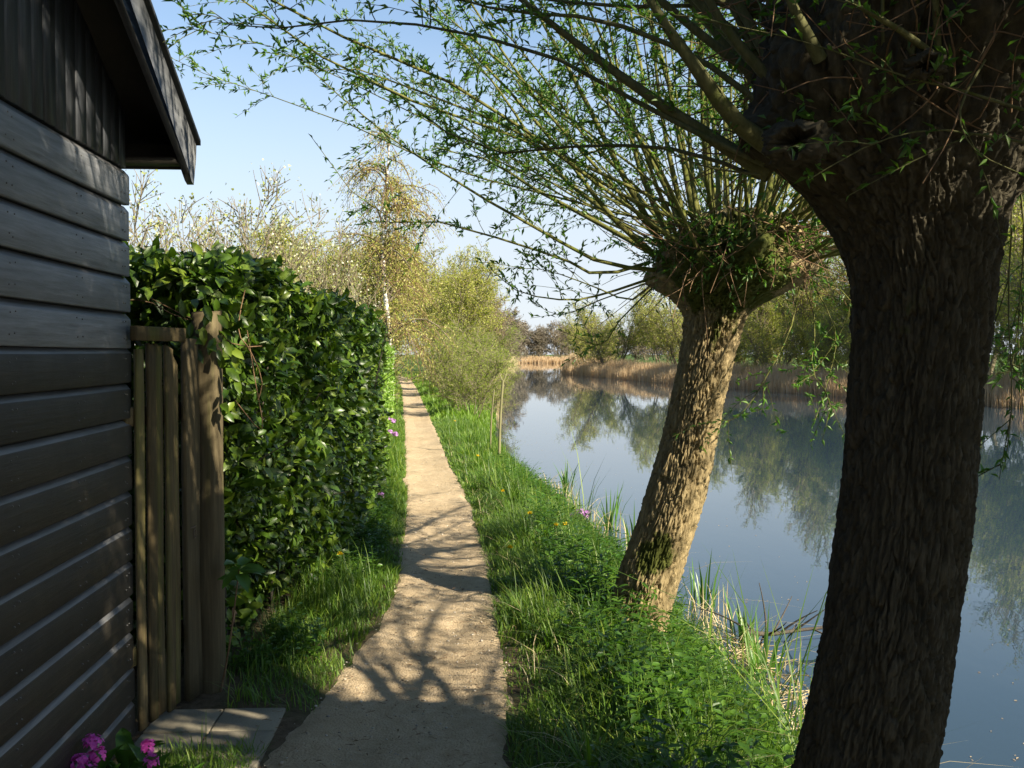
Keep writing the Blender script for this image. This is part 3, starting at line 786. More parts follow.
for k in range(95):
    az = rng.uniform(0, 2 * math.pi)
    toward = -math.sin(az)                      # towards the camera side
    el = rng.uniform(.15, 1.35) if toward < .1 else rng.uniform(.9, 1.4)
    a = az
    z0 = rng.uniform(2.25, 2.85)
    st = np.array([H1[0] + .36 * math.cos(a), Y1 + .36 * math.sin(a), z0])
    d = np.array([math.cos(a) * math.cos(el), math.sin(a) * math.cos(el), math.sin(el)]) + rng.normal(size=3) * .12
    sh.append((shoot_pts(st, d, rng.uniform(1.4, 2.8), rng, up=.35), rng.uniform(.005, .02)))
for (az, el, L_, r_) in [(.1, .25, 2.0, .03), (-.35, .5, 2.2, .034), (.45, .1, 1.8, .028), (-.1, .8, 2.4, .036), (-.7, .35, 1.9, .03), (.9, .4, 2.0, .03), (-.5, .05, 1.5, .022), (.25, .55, 2.2, .03)]:
    st = np.array([H1[0] + .40 * math.cos(az), Y1 + .40 * math.sin(az), 2.45])
    sh.append((shoot_pts(st, [math.cos(az) * math.cos(el), math.sin(az) * math.cos(el), math.sin(el)], L_, rng, up=.45, wob=.05), r_))
lf = MB()
build_shoots(w1, sh, M['shoot1'], rng, 14, (.12, .42), 13, (.022, .042), lf)
for (px_b, py_b, Yb, rb, hb) in [(798, 143, 2.54, .062, .5), (925, 66, 2.44, .038, .45)]:
    c_ = P(px_b, py_b, Yb); nu_, nv_ = 64, 40; U_, V_ = np.meshgrid(np.arange(nu_) * 2 * math.pi / nu_, np.linspace(-1, 1, nv_))
    rad_ = rb * np.sqrt(np.maximum(1 - np.abs(V_) ** 3, .0)) + .001; dep = V_ * rb * .9 - np.where(V_ > .0, 0, 0)
    hole = np.clip(1 - rad_ / (rb * .55), 0, 1) * (V_ > 0)
    nn = (.30 * rb) * fbm(np.cos(U_) * 2 + px_b, np.sin(U_) * 2, V_ * 2, 5) + .16 * rb * fbm(np.cos(U_) * 7, np.sin(U_) * 7, V_ * 7, 6)
    rad_ = rad_ * (1 + .0) + nn; out_ = dep - hole * rb * 1.1
    fx, fy = -.45, -.89; a_ = np.array([fy, -fx, 0]); b_ = np.array([0, 0, 1.]); n_ = np.array([fx, fy, -.1])
    vv_ = c_ + rad_[..., None] * (np.cos(U_)[..., None] * a_ * 1.25 + np.sin(U_)[..., None] * b_ * .8) + out_[..., None] * n_
    i_, j_ = np.meshgrid(np.arange(nv_ - 1), np.arange(nu_), indexing='ij'); j2_ = (j_ + 1) % nu_
    mb = MB(); mb.add(vv_.reshape(-1, 3), np.stack([i_ * nu_ + j_, i_ * nu_ + j2_, (i_ + 1) * nu_ + j2_, (i_ + 1) * nu_ + j_], -1).reshape(-1, 4))
    mb.build('burl', M['bark1'], w1, True)
tw = debris(rng, H1, .38, 480, .06, .38, 2.2, 2.85)
mb = MB(); tubes(mb, tw, np.linspace(.0028, .0012, 6)[None].repeat(len(tw), 0), 4)
tag(mb.build('dead_twigs', M['twig'], w1, True), kind='stuff')
sp = debris(rng, H1, .42, 210, .06, .25, 2.1, 2.8)
leaf_on(lf, sp, 8, .025, .045, .32, rng)
tag(lf.build('leaves', M['willow_leaf'], w1), kind='stuff')

# ---- farther willow (sunlit trunk)
Y2 = 5.95
w2 = empty('pollard_willow', 'sunlit leaning pollard willow with mossy trunk between path and water', 'tree')
rows = [(668, 616, 112), (645, 626, 88), (620, 635, 70), (560, 655, 63), (500, 674, 60), (440, 689, 55), (380, 702, 54), (335, 712, 57), (314, 717, 66), (300, 723, 96), (286, 731, 134), (268, 736, 158), (248, 738, 150), (230, 738, 118), (214, 737, 70), (208, 736, 16)]
cz, cx, cy, cr = ctl(rows, Y2)
kn = [(math.pi * .95, P(0, 280, Y2)[2], .08, .12), (math.pi * 1.35, P(0, 273, Y2)[2], .05, .05), (math.pi * 1.6, P(0, 280, Y2)[2], .05, .05), (math.pi * 1.8, P(0, 273, Y2)[2], .06, .06), (0.1, P(0, 266, Y2)[2], .07, .08), (math.pi * 1.5, P(0, 252, Y2)[2], .05, .05), (math.pi * 1.2, P(0, 285, Y2)[2], .04, .04)]
mb = trunk_mesh(cz, cx, cy, cr, 320, 520, .034, .15, .028, 71, .13, 1.85, kn)
build_at(mb, 'trunk', M['bark2'], w2)
H2 = np.array([P(737, 256, Y2)[0], Y2, P(737, 256, Y2)[2]])
rng = RS(33); sh = []
for line, r in [([(650, 262, 5.9), (600, 275, 5.8), (570, 262, 5.7), (520, 245, 5.6), (440, 222, 5.5), (375, 215, 5.5), (310, 135, 5.5)], .011),
                ([(660, 275, 5.9), (610, 292, 5.8), (570, 300, 5.7), (520, 292, 5.6), (490, 268, 5.6)], .009),
                ([(655, 270, 5.9), (600, 262, 5.8), (540, 230, 5.7), (470, 190, 5.6), (380, 130, 5.5), (300, 60, 5.5)], .014),
                ([(662, 262, 5.9), (610, 215, 5.8), (560, 150, 5.8), (480, 60, 5.7), (400, -10, 5.7)], .019),
                ([(668, 255, 5.9), (620, 170, 5.8), (580, 90, 5.8), (530, 0, 5.8), (500, -60, 5.8)], .022),
                ([(675, 250, 5.8), (640, 170, 5.8), (620, 80, 5.8), (600, -20, 5.8)], .022),
                ([(690, 245, 5.7), (668, 150, 5.7), (655, 60, 5.7), (650, -40, 5.7)], .020),
                ([(700, 240, 5.7), (690, 150, 5.7), (690, 60, 5.7), (700, -40, 5.7)], .018),
                ([(655, 285, 6.0), (620, 320, 6.0), (600, 345, 6.0), (560, 330, 6.0)], .006),
                ([(800, 285, 5.8), (790, 330, 5.6), (770, 370, 5.5), (745, 410, 5.5), (722, 424, 5.5)], .006),
                ([(800, 275, 5.9), (815, 320, 5.7), (812, 370, 5.6), (830, 400, 5.5), (822, 440, 5.5)], .005),
                ([(805, 270, 5.9), (835, 330, 5.7), (828, 380, 5.6), (815, 420, 5.5)], .005),
                ([(805, 270, 6.1), (850, 300, 6.2), (830, 350, 6.3), (800, 385, 6.3)], .005),
                ([(655, 280, 6.0), (600, 300, 6.2), (560, 315, 6.3), (530, 300, 6.4)], .006),
                ([(650, 285, 5.9), (630, 300, 5.7), (590, 285, 5.6), (545, 270, 5.5), (505, 268, 5.4)], .007)]:
    sh.append((pixline(line), r))
for k in range(140):
    az = rng.uniform(0, 2 * math.pi); el = math.asin(rng.uniform(.12, .98))
    hz_ = rng.uniform(-.10, .22); rr_ = .40 * math.cos(el * .6) * (1 - max(0, hz_) * 1.6)
    st = H2 + np.array([rr_ * math.cos(az), rr_ * math.sin(az), hz_])
    d = np.array([math.cos(az) * math.cos(el), math.sin(az) * math.cos(el), math.sin(el)]) + rng.normal(size=3) * .17
    sh.append((shoot_pts(st, d, rng.uniform(2.0, 3.7), rng, up=rng.uniform(.15, .6), droop=.12, wob=.08), rng.choice([.004, .005, .006, .008, .009, .012, .020])))
lf = MB()
build_shoots(w2, sh, M['shoot2'], rng, 19, (.12, .55), 14, (.028, .052), lf)
tw = debris(rng, H2, .42, 300, .06, .30, H2[2] - .15, H2[2] + .15)
mb = MB(); tubes(mb, tw, np.linspace(.0035, .0016, 6)[None].repeat(len(tw), 0), 4)
tag(mb.build('dead_twigs', M['twig'], w2, True), kind='stuff')
sp = debris(rng, H2, .42, 260, .06, .22, H2[2] - .14, H2[2] + .18)
leaf_on(lf, sp, 9, .025, .05, .34, rng)
tag(lf.build('leaves', M['willow_leaf'], w2), kind='stuff')

# ---- unseen willows, one added in the sun's line, one continuing the row (their crowns shade shed, gate and big trunk)
def side_willow(c0, label, seed, nshoot, L0, L1, per, rr):
    w0 = empty('pollard_willow', label, 'tree')
    cz = [-.9, -.2, .3, 1.0, 1.7, 2.1, 2.4, 2.7, 2.9, 2.95]; cr = [.36, .31, .27, .24, .25, .34, .48, .48, .25, .04]
    cx = [c0[0]] * len(cz); cy = [c0[1]] * len(cz)
    trunk_mesh(cz, cx, cy, cr, 120, 160, .03, .15, .018, seed, .12, 2.0).build('trunk', M['bark1'], w0, True)
    rng = RS(seed); sh = []; H0 = np.array([c0[0], c0[1], 2.6])
    for k in range(nshoot):
        az = rng.uniform(0, 2 * math.pi); el = math.asin(rng.uniform(.10, .98))
        st = H0 + np.array([.38 * math.cos(az), .38 * math.sin(az), rng.uniform(-.15, .25)])
        d = np.array([math.cos(az) * math.cos(el), math.sin(az) * math.cos(el), math.sin(el)]) + rng.normal(size=3) * .08
        sh.append((shoot_pts(st, d, rng.uniform(L0, L1), rng, up=.3), rng.choice(rr)))
    lf = MB(); build_shoots(w0, sh, M['shoot1'], rng, 14, (.15, .5), per, (.04, .07), lf)
    tag(lf.build('leaves', M['willow_leaf'], w0), kind='stuff')
side_willow((2.60, 1.70), 'unseen pollard willow added on the water side to shade the big trunk', 90, 80, 1.6, 2.7, 6, [.005, .007, .009, .012, .018, .026])
side_willow((1.50, -1.1), 'pollard willow behind the photographer in the same row', 91, 150, 2.0, 3.4, 14, [.012, .018, .026, .034])

# ------------------------------------------------------------------ laurel hedge
hx0, hy0, hy1 = -1.37, 4.72, 10.7
def hx(y): return np.interp(y, [4.7, 5.4, 7, 9, 10.8], [-1.40, -1.26, -1.18, -1.25, -1.38])
hedge = empty('laurel_hedge', 'tall glossy evergreen laurel hedge between the gate and the path', 'hedge')
rng = RS(21)
def hedge_leaf_points(n, rng):
    # front face (towards the path), near end face, top
    k = rng.rand(n)
    pos = np.zeros((n, 3)); nr = np.zeros((n, 3))
    f = k < .62; e = (k >= .62) & (k < .78); t = k >= .78
    yy = hy0 + (hy1 - hy0) * rng.rand(n) ** 1.25
    top = lambda y: np.interp(y, [4.6, 5.2, 6.5, 9, 10.8], [2.02, 2.10, 1.97, 1.93, 1.86]) + .07 * vn(y * 2.3, y * 0 + 1)
    z = .10 + rng.rand(n) ** .85 * (top(yy) - .1)
    bulge = .10 * fbm(yy * 1.4, z * 1.6, 0, 8) + .05 * vn(yy * 4, z * 4, 0, 9) - .55 * np.clip(1.0 - z, 0, 1) * np.clip(1.5 - (yy - 4.7) * .8, .05, 1)
    pos[f] = np.stack([hx(yy) + bulge - np.abs(rng.normal(0, .13, n)), yy, z], -1)[f]; nr[f] = (1, -.15, .35)
    xx = rng.uniform(-2.6, -1.42, n)
    z2 = .1 + rng.rand(n) * 2.0
    pos[e] = np.stack([xx, hy0 + .12 + np.abs(rng.normal(0, .10, n)) - .1 * fbm(xx * 2, z2 * 2, 0, 12), z2], -1)[e]; nr[e] = (.2, -1, .35)
    xt = hx(yy) - rng.rand(n) * 1.3
    pos[t] = np.stack([xt, yy, top(yy) + .06 * vn(xt * 4, yy * 4, 0, 14) - np.abs(rng.normal(0, .06, n))], -1)[t]; nr[t] = (.1, -.1, 1)
    return pos, nr
pos, nr = hedge_leaf_points(34000, rng)
# keep gate post clear
keep = ~((pos[:, 1] < 4.95) & (pos[:, 0] > -1.52) & (pos[:, 2] < 1.40))
pos, nr = pos[keep], nr[keep]
d = norm(nr * .35 + rng.normal(size=pos.shape) * .75 + np.array([0, 0, -.25])); up = norm(nr + rng.normal(size=pos.shape) * .45)
L_ = rng.uniform(.045, .11, len(pos)); mb = MB()
vis = (pos[:, 1] < 6.6) & (nr[:, 0] > .5) | (nr[:, 1] < -.9) & (pos[:, 2] > 1.7)
dist = np.linalg.norm(pos - np.array([0, 0, 1.6]), axis=1) - 6 * (pos[:, 0] - hx(pos[:, 1]))
idx = np.where(vis & (pos[:, 0] > hx(pos[:, 1]) - .06) )[0]
rng.shuffle(idx); big = idx[:262]
rest = np.setdiff1d(np.arange(len(pos)), big)
leaves(mb, pos[rest], d[rest], up[rest], L_[rest], L_[rest] * .48, TL)
tag(mb.build('foliage', M['laurel'], hedge), kind='stuff')
lm_ = MB(); leaves(lm_, np.zeros((1, 3)), np.array([[1., 0, 0]]), np.array([[0., 0, 1]]), np.array([1.]), np.array([.48]), TL)
lmesh = lm_.mesh('leaf', M['laurel_o'], True)
for i in big:
    o = bpy.data.objects.new('leaf', lmesh); C.objects.link(o); o.parent = hedge
    x_ = d[i]; z_ = up[i] - np.dot(up[i], x_) * x_; z_ /= np.linalg.norm(z_); y_ = np.cross(z_, x_)
    s_ = rng.uniform(.075, .115)
    m4 = Matrix(((x_[0] * s_, y_[0] * s_, z_[0] * s_, pos[i, 0] + .03), (x_[1] * s_, y_[1] * s_, z_[1] * s_, pos[i, 1]), (x_[2] * s_, y_[2] * s_, z_[2] * s_, pos[i, 2]), (0, 0, 0, 1)))
    o.matrix_local = m4
for i in range(34):
    q = rng.normal(size=3); q /= np.linalg.norm(q); x_ = norm(np.array([.3, -.3, -.8]) + q * .7); z_ = np.array([.2, -1, .5]); z_ = z_ - np.dot(z_, x_) * x_; z_ /= np.linalg.norm(z_); y_ = np.cross(z_, x_)
    o = bpy.data.objects.new('leaf', lmesh); C.objects.link(o); o.parent = hedge; s_ = rng.uniform(.06, .10)
    c_ = (rng.uniform(-1.58, -1.33), 4.62 + rng.uniform(-.05, .04), rng.uniform(1.62, 1.92) if i < 22 else rng.uniform(1.2, 1.7)); c_ = c_ if i < 22 else (rng.uniform(-1.37, -1.28), 4.66, c_[2])
    o.matrix_local = Matrix(((x_[0] * s_, y_[0] * s_, z_[0] * s_, c_[0]), (x_[1] * s_, y_[1] * s_, z_[1] * s_, c_[1]), (x_[2] * s_, y_[2] * s_, z_[2] * s_, c_[2]), (0, 0, 0, 1)))
# woody stems inside
st = np.stack([rng.uniform(-2.4, -1.45, 120), rng.uniform(4.9, 10.5, 120), np.zeros(120)], -1)
pp = st[:, None] + np.linspace(0, 1, 7)[None, :, None] * np.stack([rng.uniform(-.2, .35, 120), rng.uniform(-.3, .3, 120), rng.uniform(1.4, 2.0, 120)], -1)[:, None]
pp += rng.normal(size=pp.shape) * .03; pp[:, 0, 2] = 0
mb = MB(); tubes(mb, pp, np.linspace(.010, .004, 7)[None].repeat(120, 0), 5)
t2 = branch_off(pp, 6, .2, .95, .2, .5, rng, 5, .8, .2)
tubes(mb, t2, np.linspace(.005, .002, 5)[None].repeat(len(t2), 0), 3)
tag(mb.build('stems', M['deadwood'], hedge, True), kind='stuff')
# dark inner mass of twigs and old leaves so that no light passes through
ip = np.stack([rng.uniform(-2.3, -1.5, 9000), rng.uniform(4.95, 10.5, 9000), rng.uniform(.05, 1.9, 9000)], -1)
mb = MB(); Li = rng.uniform(.08, .13, 9000); leaves(mb, ip, rng.normal(size=ip.shape), rng.normal(size=ip.shape), Li, Li * .6, TR)
tag(mb.build('inner_leaves', M['laurel'], hedge), kind='stuff')
# bare vine twigs on the hedge face by the gate
rgv = RS(77)
mb = MB()
for line in [[(130, 300, 4.75), (150, 302, 4.72), (180, 318, 4.7), (205, 322, 4.7), (235, 345, 4.75), (262, 346, 4.8)], [(150, 298, 4.75), (190, 318, 4.68), (212, 325, 4.68), (206, 340, 4.66), (196, 352, 4.66)],
             [(245, 290, 4.9), (238, 330, 4.85), (250, 350, 4.85), (262, 380, 4.9), (258, 400, 4.9)], [(235, 400, 4.9), (262, 430, 4.95), (255, 380, 4.95), (247, 330, 5)]]:
    tubes(mb, pixline(line), np.full(10, .0028), 5)
mb.build('bare_vine', M['twig'], hedge, True)

def leafy_block(name, label, x0f, x1f, ya, yb, h, n, mat, leafL, rng, cat='hedge', clearly=None, wob=.1, T=TL, ratio=.5):
    root = empty(name, label, cat)
    y = rng.uniform(ya, yb, n); f = rng.rand(n); z = .05 + rng.rand(n) * (h - .05)
    x = x1f(y) - np.abs(rng.normal(0, .10, n)) + wob * fbm(y * 1.5, z * 1.5, 0, 31)
    tp = f > .65; x = np.where(tp, x1f(y) - rng.rand(n) * (x1f(y) - x0f(y)), x); z = np.where(tp, h + .08 * vn(x * 3, y * 3) - np.abs(rng.normal(0, .08, n)), z)
    en = f < .12; x = np.where(en, x1f(y) - rng.rand(n) * (x1f(y) - x0f(y)), x); y = np.where(en, ya + np.abs(rng.normal(0, .1, n)), y)
    pos = np.stack([x, y, z], -1); mb = MB(); L_ = rng.uniform(*leafL, n)
    leaves(mb, pos, rng.normal(size=pos.shape) + np.array([.3, -.2, 0]), rng.normal(size=pos.shape) * .6 + np.array([.5, -.3, .6]), L_, L_ * ratio, T)
    tag(mb.build('foliage', mat, root), kind='stuff')
    m2 = int((yb - ya) * 6); st = np.stack([rng.uniform(0, 1, m2), rng.uniform(ya, yb, m2), np.zeros(m2)], -1); st[:, 0] = x0f(st[:, 1]) + st[:, 0] * (x1f(st[:, 1]) - x0f(st[:, 1])) * .9
    pp = st[:, None] + np.linspace(0, 1, 5)[None, :, None] * np.array([0, 0, h * .92]) + rng.normal(size=(m2, 5, 3)) * .05; pp[:, 0, 2] = 0
    mb = MB(); tubes(mb, pp, np.linspace(.015, .005, 5)[None].repeat(m2, 0), 4); tag(mb.build('stems', M['twig'], root, True), kind='stuff')
    return root
leafy_block('clipped_hedge', 'low bright yellow green hedge continuing beyond the laurel hedge', lambda y: pl(y) - 1.2, lambda y: pl(y) - .28 , 11.0, 21, 1.72, 15000, M['beech'], (.05, .08), RS(4))

# ------------------------------------------------------------------ grass and weeds
rng = RS(50)
def grass_patch(n, ya, yb, xf0, xf1, H, W, mat, name, label, segs=3, edge_low=True, tall=1.0, seed=1, power=1.0, pathside=None):
    rng = RS(seed)
    y = ya + (yb - ya) * rng.rand(n) ** power; a, b = xf0(y), xf1(y); x = a + (b - a) * rng.rand(n)
    z = gz(x, y); k = z > WZ + .02
    dn = fbm(x * 3.1, y * 3.1, 0, seed + 60); k &= rng.rand(n) < np.clip(.75 + .5 * dn, .25, 1)
    k &= ~((y < 5.5) & (x < -.85) & (y > 4.3) & (rng.rand(n) < .72))
    x, y, z = x[k], y[k], z[k]; n = len(x)
    dp = np.minimum(np.abs(x - pl(y)), np.abs(x - pr(y)))
    hf = np.clip(.3 + dp * 2.2, .3, 1.0) if edge_low else 1
    h = H * hf * (.35 + rng.gamma(2.2, .26, n)) * (1 + .55 * fbm(x * 1.7, y * 1.7, 0, seed)) * tall
    h = np.maximum(h, .02)
    az = rng.uniform(0, 2 * math.pi, n) * .6 + 2.5 * vn(x * 2.5, y * 2.5, 0, seed + 3)
    mb = MB(); blades(mb, np.stack([x, y, z - .01], -1), h, W * rng.uniform(.6, 1.3, n) * (1 + .0 * h), az, rng.uniform(.1, 1.1, n), segs)
    return tag(mb.build(name, mat), label, 'grass', kind='stuff')
G = []
G.append(grass_patch(80000, 2.6, 10, lambda y: pr(y) - .03, lambda y: ne(y) - .25, .165, .0060, M['grass'], 'grass', 'lush green grass on the bank between path and willows', 3, seed=2))
G.append(grass_patch(64000, 10, 24, lambda y: pr(y) - .02, lambda y: ne(y) - .02, .15, .009, M['grass'], 'grass', 'green grass strip right of the path beyond the second willow', 3, seed=3, power=1.4))
G.append(grass_patch(34000, 24, 75, lambda y: pr(y) - .02, lambda y: np.minimum(ne(y), pr(y) + 3.5), .20, .028, M['grass_far'], 'grass', 'distant bright grass verge on the river side of the path', 2, seed=4, power=1.4))
G.append(grass_patch(24000, 4.75, 11, lambda y: np.maximum(hx(y) - .15, -1.6), lambda y: pl(y) + .03, .17, .006, M['grass'], 'grass', 'grass growing at the foot of the laurel hedge', 3, seed=5))
G.append(grass_patch(22000, 11, 24, lambda y: pl(y) - .55, lambda y: pl(y) + .02, .22, .011, M['grass'], 'grass', 'grass verge left of the path beyond the laurel hedge', 3, seed=6, power=1.3))
G.append(grass_patch(20000, 24, 75, lambda y: pl(y) - 3, lambda y: pl(y) + .02, .2, .03, M['grass_far'], 'grass', 'distant grass verge left of the path', 2, seed=7, power=1.3))
G.append(grass_patch(2600, 3.3, 3.98, lambda y: y * 0 - 1.36, lambda y: y * 0 - 1.0, .05, .004, M['grass'], 'grass', 'short grass between paving slabs and shed flowers', 3, False, seed=8))
G.append(grass_patch(3500, 4.45, 5.3, lambda y: y * 0 - 1.3, lambda y: pl(y) + .05, .07, .005, M['grass'], 'grass', 'thin shaded grass on bare soil beside the gate post', 3, False, seed=18))
G.append(grass_patch(10000, 3, 12, lambda y: ne(y) - .55, lambda y: ne(y) + .15, .50, .009, M['grass'], 'grass', 'long waterside grass at the foot of the bank', 3, False, seed=9))

def weeds(n, ya, yb, xf0, xf1, hr, leafr, name, label, mat, seed, pairs=5, T=TR, ratio=.55):
    rng = RS(seed); y = rng.uniform(ya, yb, n); a, b = xf0(y), xf1(y); x = a + (b - a) * rng.rand(n)
    k = (fbm(x * 1.9, y * 1.9, 0, seed) > -.35) & (gz(x, y) > WZ + .03); x, y = x[k], y[k]; n = len(x)
    z = gz(x, y); h = rng.uniform(*hr, n); mb = MB()
    tip = np.stack([rng.normal(0, .18, n) * h, rng.normal(0, .18, n) * h, h], -1); s = np.linspace(0, 1, 4)[None, :, None]
    pts = np.stack([x, y, z], -1)[:, None] + tip[:, None] * s
    tubes(mb, pts, np.linspace(.0022, .001, 4)[None].repeat(n, 0), 3)
    for q in range(pairs):
        f = (q + 1) / pairs; base = pts[:, 0] + tip * f; az = rng.uniform(0, 6.28, n) + q * 1.57
        for m_ in (0, math.pi):
            d = np.stack([np.cos(az + m_), np.sin(az + m_), rng.uniform(-.1, .5, n)], -1) + rng.normal(size=(n, 3)) * .15
            L_ = rng.uniform(*leafr, n) * (1.15 - .5 * f)
            leaves(mb, base, d, np.tile([0, 0, 1.], (n, 1)) + rng.normal(size=(n, 3)) * .25, L_, L_ * ratio, T)
    return tag(mb.build(name, mat), label, 'plants', kind='stuff')
weeds(1050, 2.8, 7.6, lambda y: pr(y) + .32, lambda y: np.minimum(ne(y) - .2, 1.7), (.10, .32), (.035, .075), 'nettles', 'low nettles and leafy weeds under the two willows', M['weed'], 61)
weeds(800, 3.0, 9.0, lambda y: pr(y) + .4, lambda y: np.minimum(ne(y) - .3, 1.6), (.18, .38), (.06, .13), 'docks', 'long leaved docks scattered among the bank grass', M['weed'], 66, 4, TL, .26)
weeds(900, 3.0, 5.2, lambda y: pr(y) + .45, lambda y: y * 0 + 1.35, (.14, .34), (.05, .09), 'nettles', 'larger leaved nettles at the foot of the big trunk', M['weed'], 65, 4)
weeds(1100, 7.6, 14, lambda y: pr(y) + .5, lambda y: ne(y) - .2, (.12, .32), (.04, .08), 'nettles', 'leafy weeds on the bank beyond the leaning willow', M['weed'], 62)
weeds(700, 4.9, 10.5, lambda y: hx(y) - .05, lambda y: pl(y) - .12, (.08, .25), (.03, .06), 'weeds', 'leafy weeds at the foot of the laurel hedge', M['weed'], 63)
# loose stones and litter on the path
rng = RS(64); n = 2600
y = 3.2 + 12 * rng.rand(n) ** 1.6; x = pl(y) + (pr(y) - pl(y)) * rng.rand(n)
ph = np.array([[1, 0, 0], [-1, 0, 0], [0, 1, 0], [0, -1, 0], [0, 0, 1], [0, 0, -1.]]) 
tt = np.array([(0, 2, 4), (2, 1, 4), (1, 3, 4), (3, 0, 4), (2, 0, 5), (1, 2, 5), (3, 1, 5), (0, 3, 5)])
r = rng.gamma(2.0, .0016, n) + .001; az = rng.rand(n) * 6.28
v = ph[None] * (r[:, None, None] * rng.uniform(.6, 1.3, (n, 6, 1))); v[:, :, 2] *= .6
v = np.stack([v[:, :, 0] * np.cos(az)[:, None] - v[:, :, 1] * np.sin(az)[:, None], v[:, :, 0] * np.sin(az)[:, None] + v[:, :, 1] * np.cos(az)[:, None], v[:, :, 2]], -1)
v += np.stack([x, y, gz(x, y) + .016], -1)[:, None]
mb = MB(); mb.add(v.reshape(-1, 3), None, (tt[None] + (np.arange(n) * 6)[:, None, None]).reshape(-1, 3))
M['pebble'] = leaf_mat('pebbles', [(.22, .18, .13), (.40, .34, .26), (.52, .47, .40), (.16, .13, .10)], .8, 0.0)
tag(mb.build('pebbles', M['pebble']), 'small loose stones scattered over the sandy path', 'stones', kind='stuff')
n = 420; y = 3.3 + 7 * rng.rand(n) ** 1.4; x = pl(y) - .25 + (pr(y) - pl(y) + .5) * rng.rand(n); az = rng.rand(n) * 6.28
L_ = rng.uniform(.01, .055, n); s = np.linspace(-.5, .5, 4)[None, :, None]
pp = np.stack([x, y, gz(x, y) + .02], -1)[:, None] + s * (L_[:, None] * np.stack([np.cos(az), np.sin(az), 0 * az], -1))[:, None] + rng.normal(size=(n, 4, 3)) * .002
mb = MB(); tubes(mb, pp, np.full((n, 4), .0012), 3)
lp = np.stack([x, y, gz(x, y) + .019], -1) + rng.normal(size=(n, 3)) * np.array([.2, .2, .001])
leaves(mb, lp, rng.normal(size=(n, 3)) * np.array([1, 1, .1]), rng.normal(size=(n, 3)) * .2 + np.array([0, 0, 1]), rng.uniform(.01, .03, n), rng.uniform(.005, .012, n), TR)
tag(mb.build('leaf_litter', M['twig']), 'dry bits of twig and leaf lying on the path', 'litter', kind='stuff')

# ------------------------------------------------------------------ flowers
def dandelion(loc, label, seed):
    rng = RS(seed); root = empty('dandelion', label, 'flower', loc, 'dandelions in the grass'); h = .27
    mb = MB(); tubes(mb, [(0, 0, 0), (.01, 0, h * .5), (.0, .01, h)], np.full(3, .0022), 4); mb.build('stem', M['stem'], root, True)
    n = 46; az = rng.rand(n) * 6.28; el = rng.uniform(.1, 1.3, n)
    d = np.stack([np.cos(az) * np.cos(el), np.sin(az) * np.cos(el), np.sin(el)], -1)
    mb = MB(); leaves(mb, np.tile([0, .01, h], (n, 1)), d, rng.normal(size=(n, 3)) + np.array([0, 0, 1]), rng.uniform(.020, .028, n), .008, TW)
    mb.build('flower_head', M['yellow'], root)
    mb = MB(); n = 7; az = np.arange(n) * .9
    leaves(mb, np.zeros((n, 3)) + np.array([0, 0, .01]), np.stack([np.cos(az), np.sin(az), az * 0 + .5], -1), np.tile([0, 0, 1.], (n, 1)), .12, .03, TL)
    mb.build('leaf', M['weed'], root)
    return root
spots = [(556, 566, 7.6, 'double yellow dandelion flower in the grass left of the sunlit willow'), (565, 566, 7.7, 'dandelion touching its neighbour in the grass left of the sunlit willow'),
         (503, 527, 9.6, 'dandelion near the right path edge past the long trunk shadow'), (530, 555, 8.3, 'dandelion halfway between path edge and sunlit willow'),
         (340, 601, 6.6, 'lone dandelion in the weeds at the foot of the laurel hedge'), (478, 483, 13, 'dandelion in the far sunny verge right of the path'),
         (455, 440, 20, 'small distant dandelion right of the path, nearest to the river bush'), (510, 598, 6.8, 'dandelion at the very edge of the sandy path')]
for k, (px, py2, Y_, lab) in enumerate(spots):
    p = P(px, py2, Y_); dandelion((p[0], p[1], float(gz(p[0], p[1])) + max(0, p[2] - float(gz(p[0], p[1])) - .2)*.6), lab, 100 + k)

def flower_plant(name, loc, label, seed, heads, mat, leafL=(.09, .16), hr=.26, petals=24, psize=.011, headr=.035, group=None, nl=10):
    rng = RS(seed); root = empty(name, label, 'flower', loc, group)
    for (hx_, hy_, hz_) in heads:
        mb = MB(); tubes(mb, catmull([(hx_ * .2, hy_ * .2, 0), (hx_ * .6, hy_ * .6, hz_ * .5), (hx_, hy_, hz_)], 6), np.full(6, .0028), 5)
        o = mb.build('stem', M['stem'], root, True)
        mb = MB(); c = np.array([hx_, hy_, hz_]) + norm(rng.normal(size=(petals, 3)) + np.array([0, 0, .35])) * headr * rng.uniform(.5, 1.0, (petals, 1)) * np.array([1, 1, .8])
        outw = norm(c - np.array([hx_, hy_, hz_ - .02]))
        for q in range(4):          # four petals to a floret
            a = norm(np.cross(outw, np.tile([.3, .2, 1.], (petals, 1)) )); b = np.cross(outw, a); an = q * math.pi / 2 + rng.rand(petals)[:, None] * .5
            leaves(mb, c, a * np.cos(an) + b * np.sin(an) + outw * .25, outw, psize, psize * .9, TR)
        mb.build('flower_head', mat, root)
    for k in range(nl):
        mb = MB(); az = k * 2.4 + rng.rand(); z0 = rng.uniform(.01, hr * .45)
        L_ = rng.uniform(*leafL)
        leaves(mb, np.array([[.01 * math.cos(az), .01 * math.sin(az), z0]]), np.array([[math.cos(az), math.sin(az), rng.uniform(.5, 1.4)]]), np.array([[-math.cos(az) * .5, -math.sin(az) * .5, 1.]]), np.array([L_]), np.array([L_ * .36]), TL)
        mb.build('leaf', M['weed'], root, True)
    return root
p = P(93, 768, 3.45)
flower_plant('pink_flower', (p[0], 3.45, 0), 'bright pink flower cluster at the shed foot, leftmost', 201, [(-.01, .02, .24), (.015, .0, .20), (-.03, -.03, .19), (0.0, -.05, .17)], M['pink'], petals=40, headr=.036)
p = P(150, 768, 3.5)
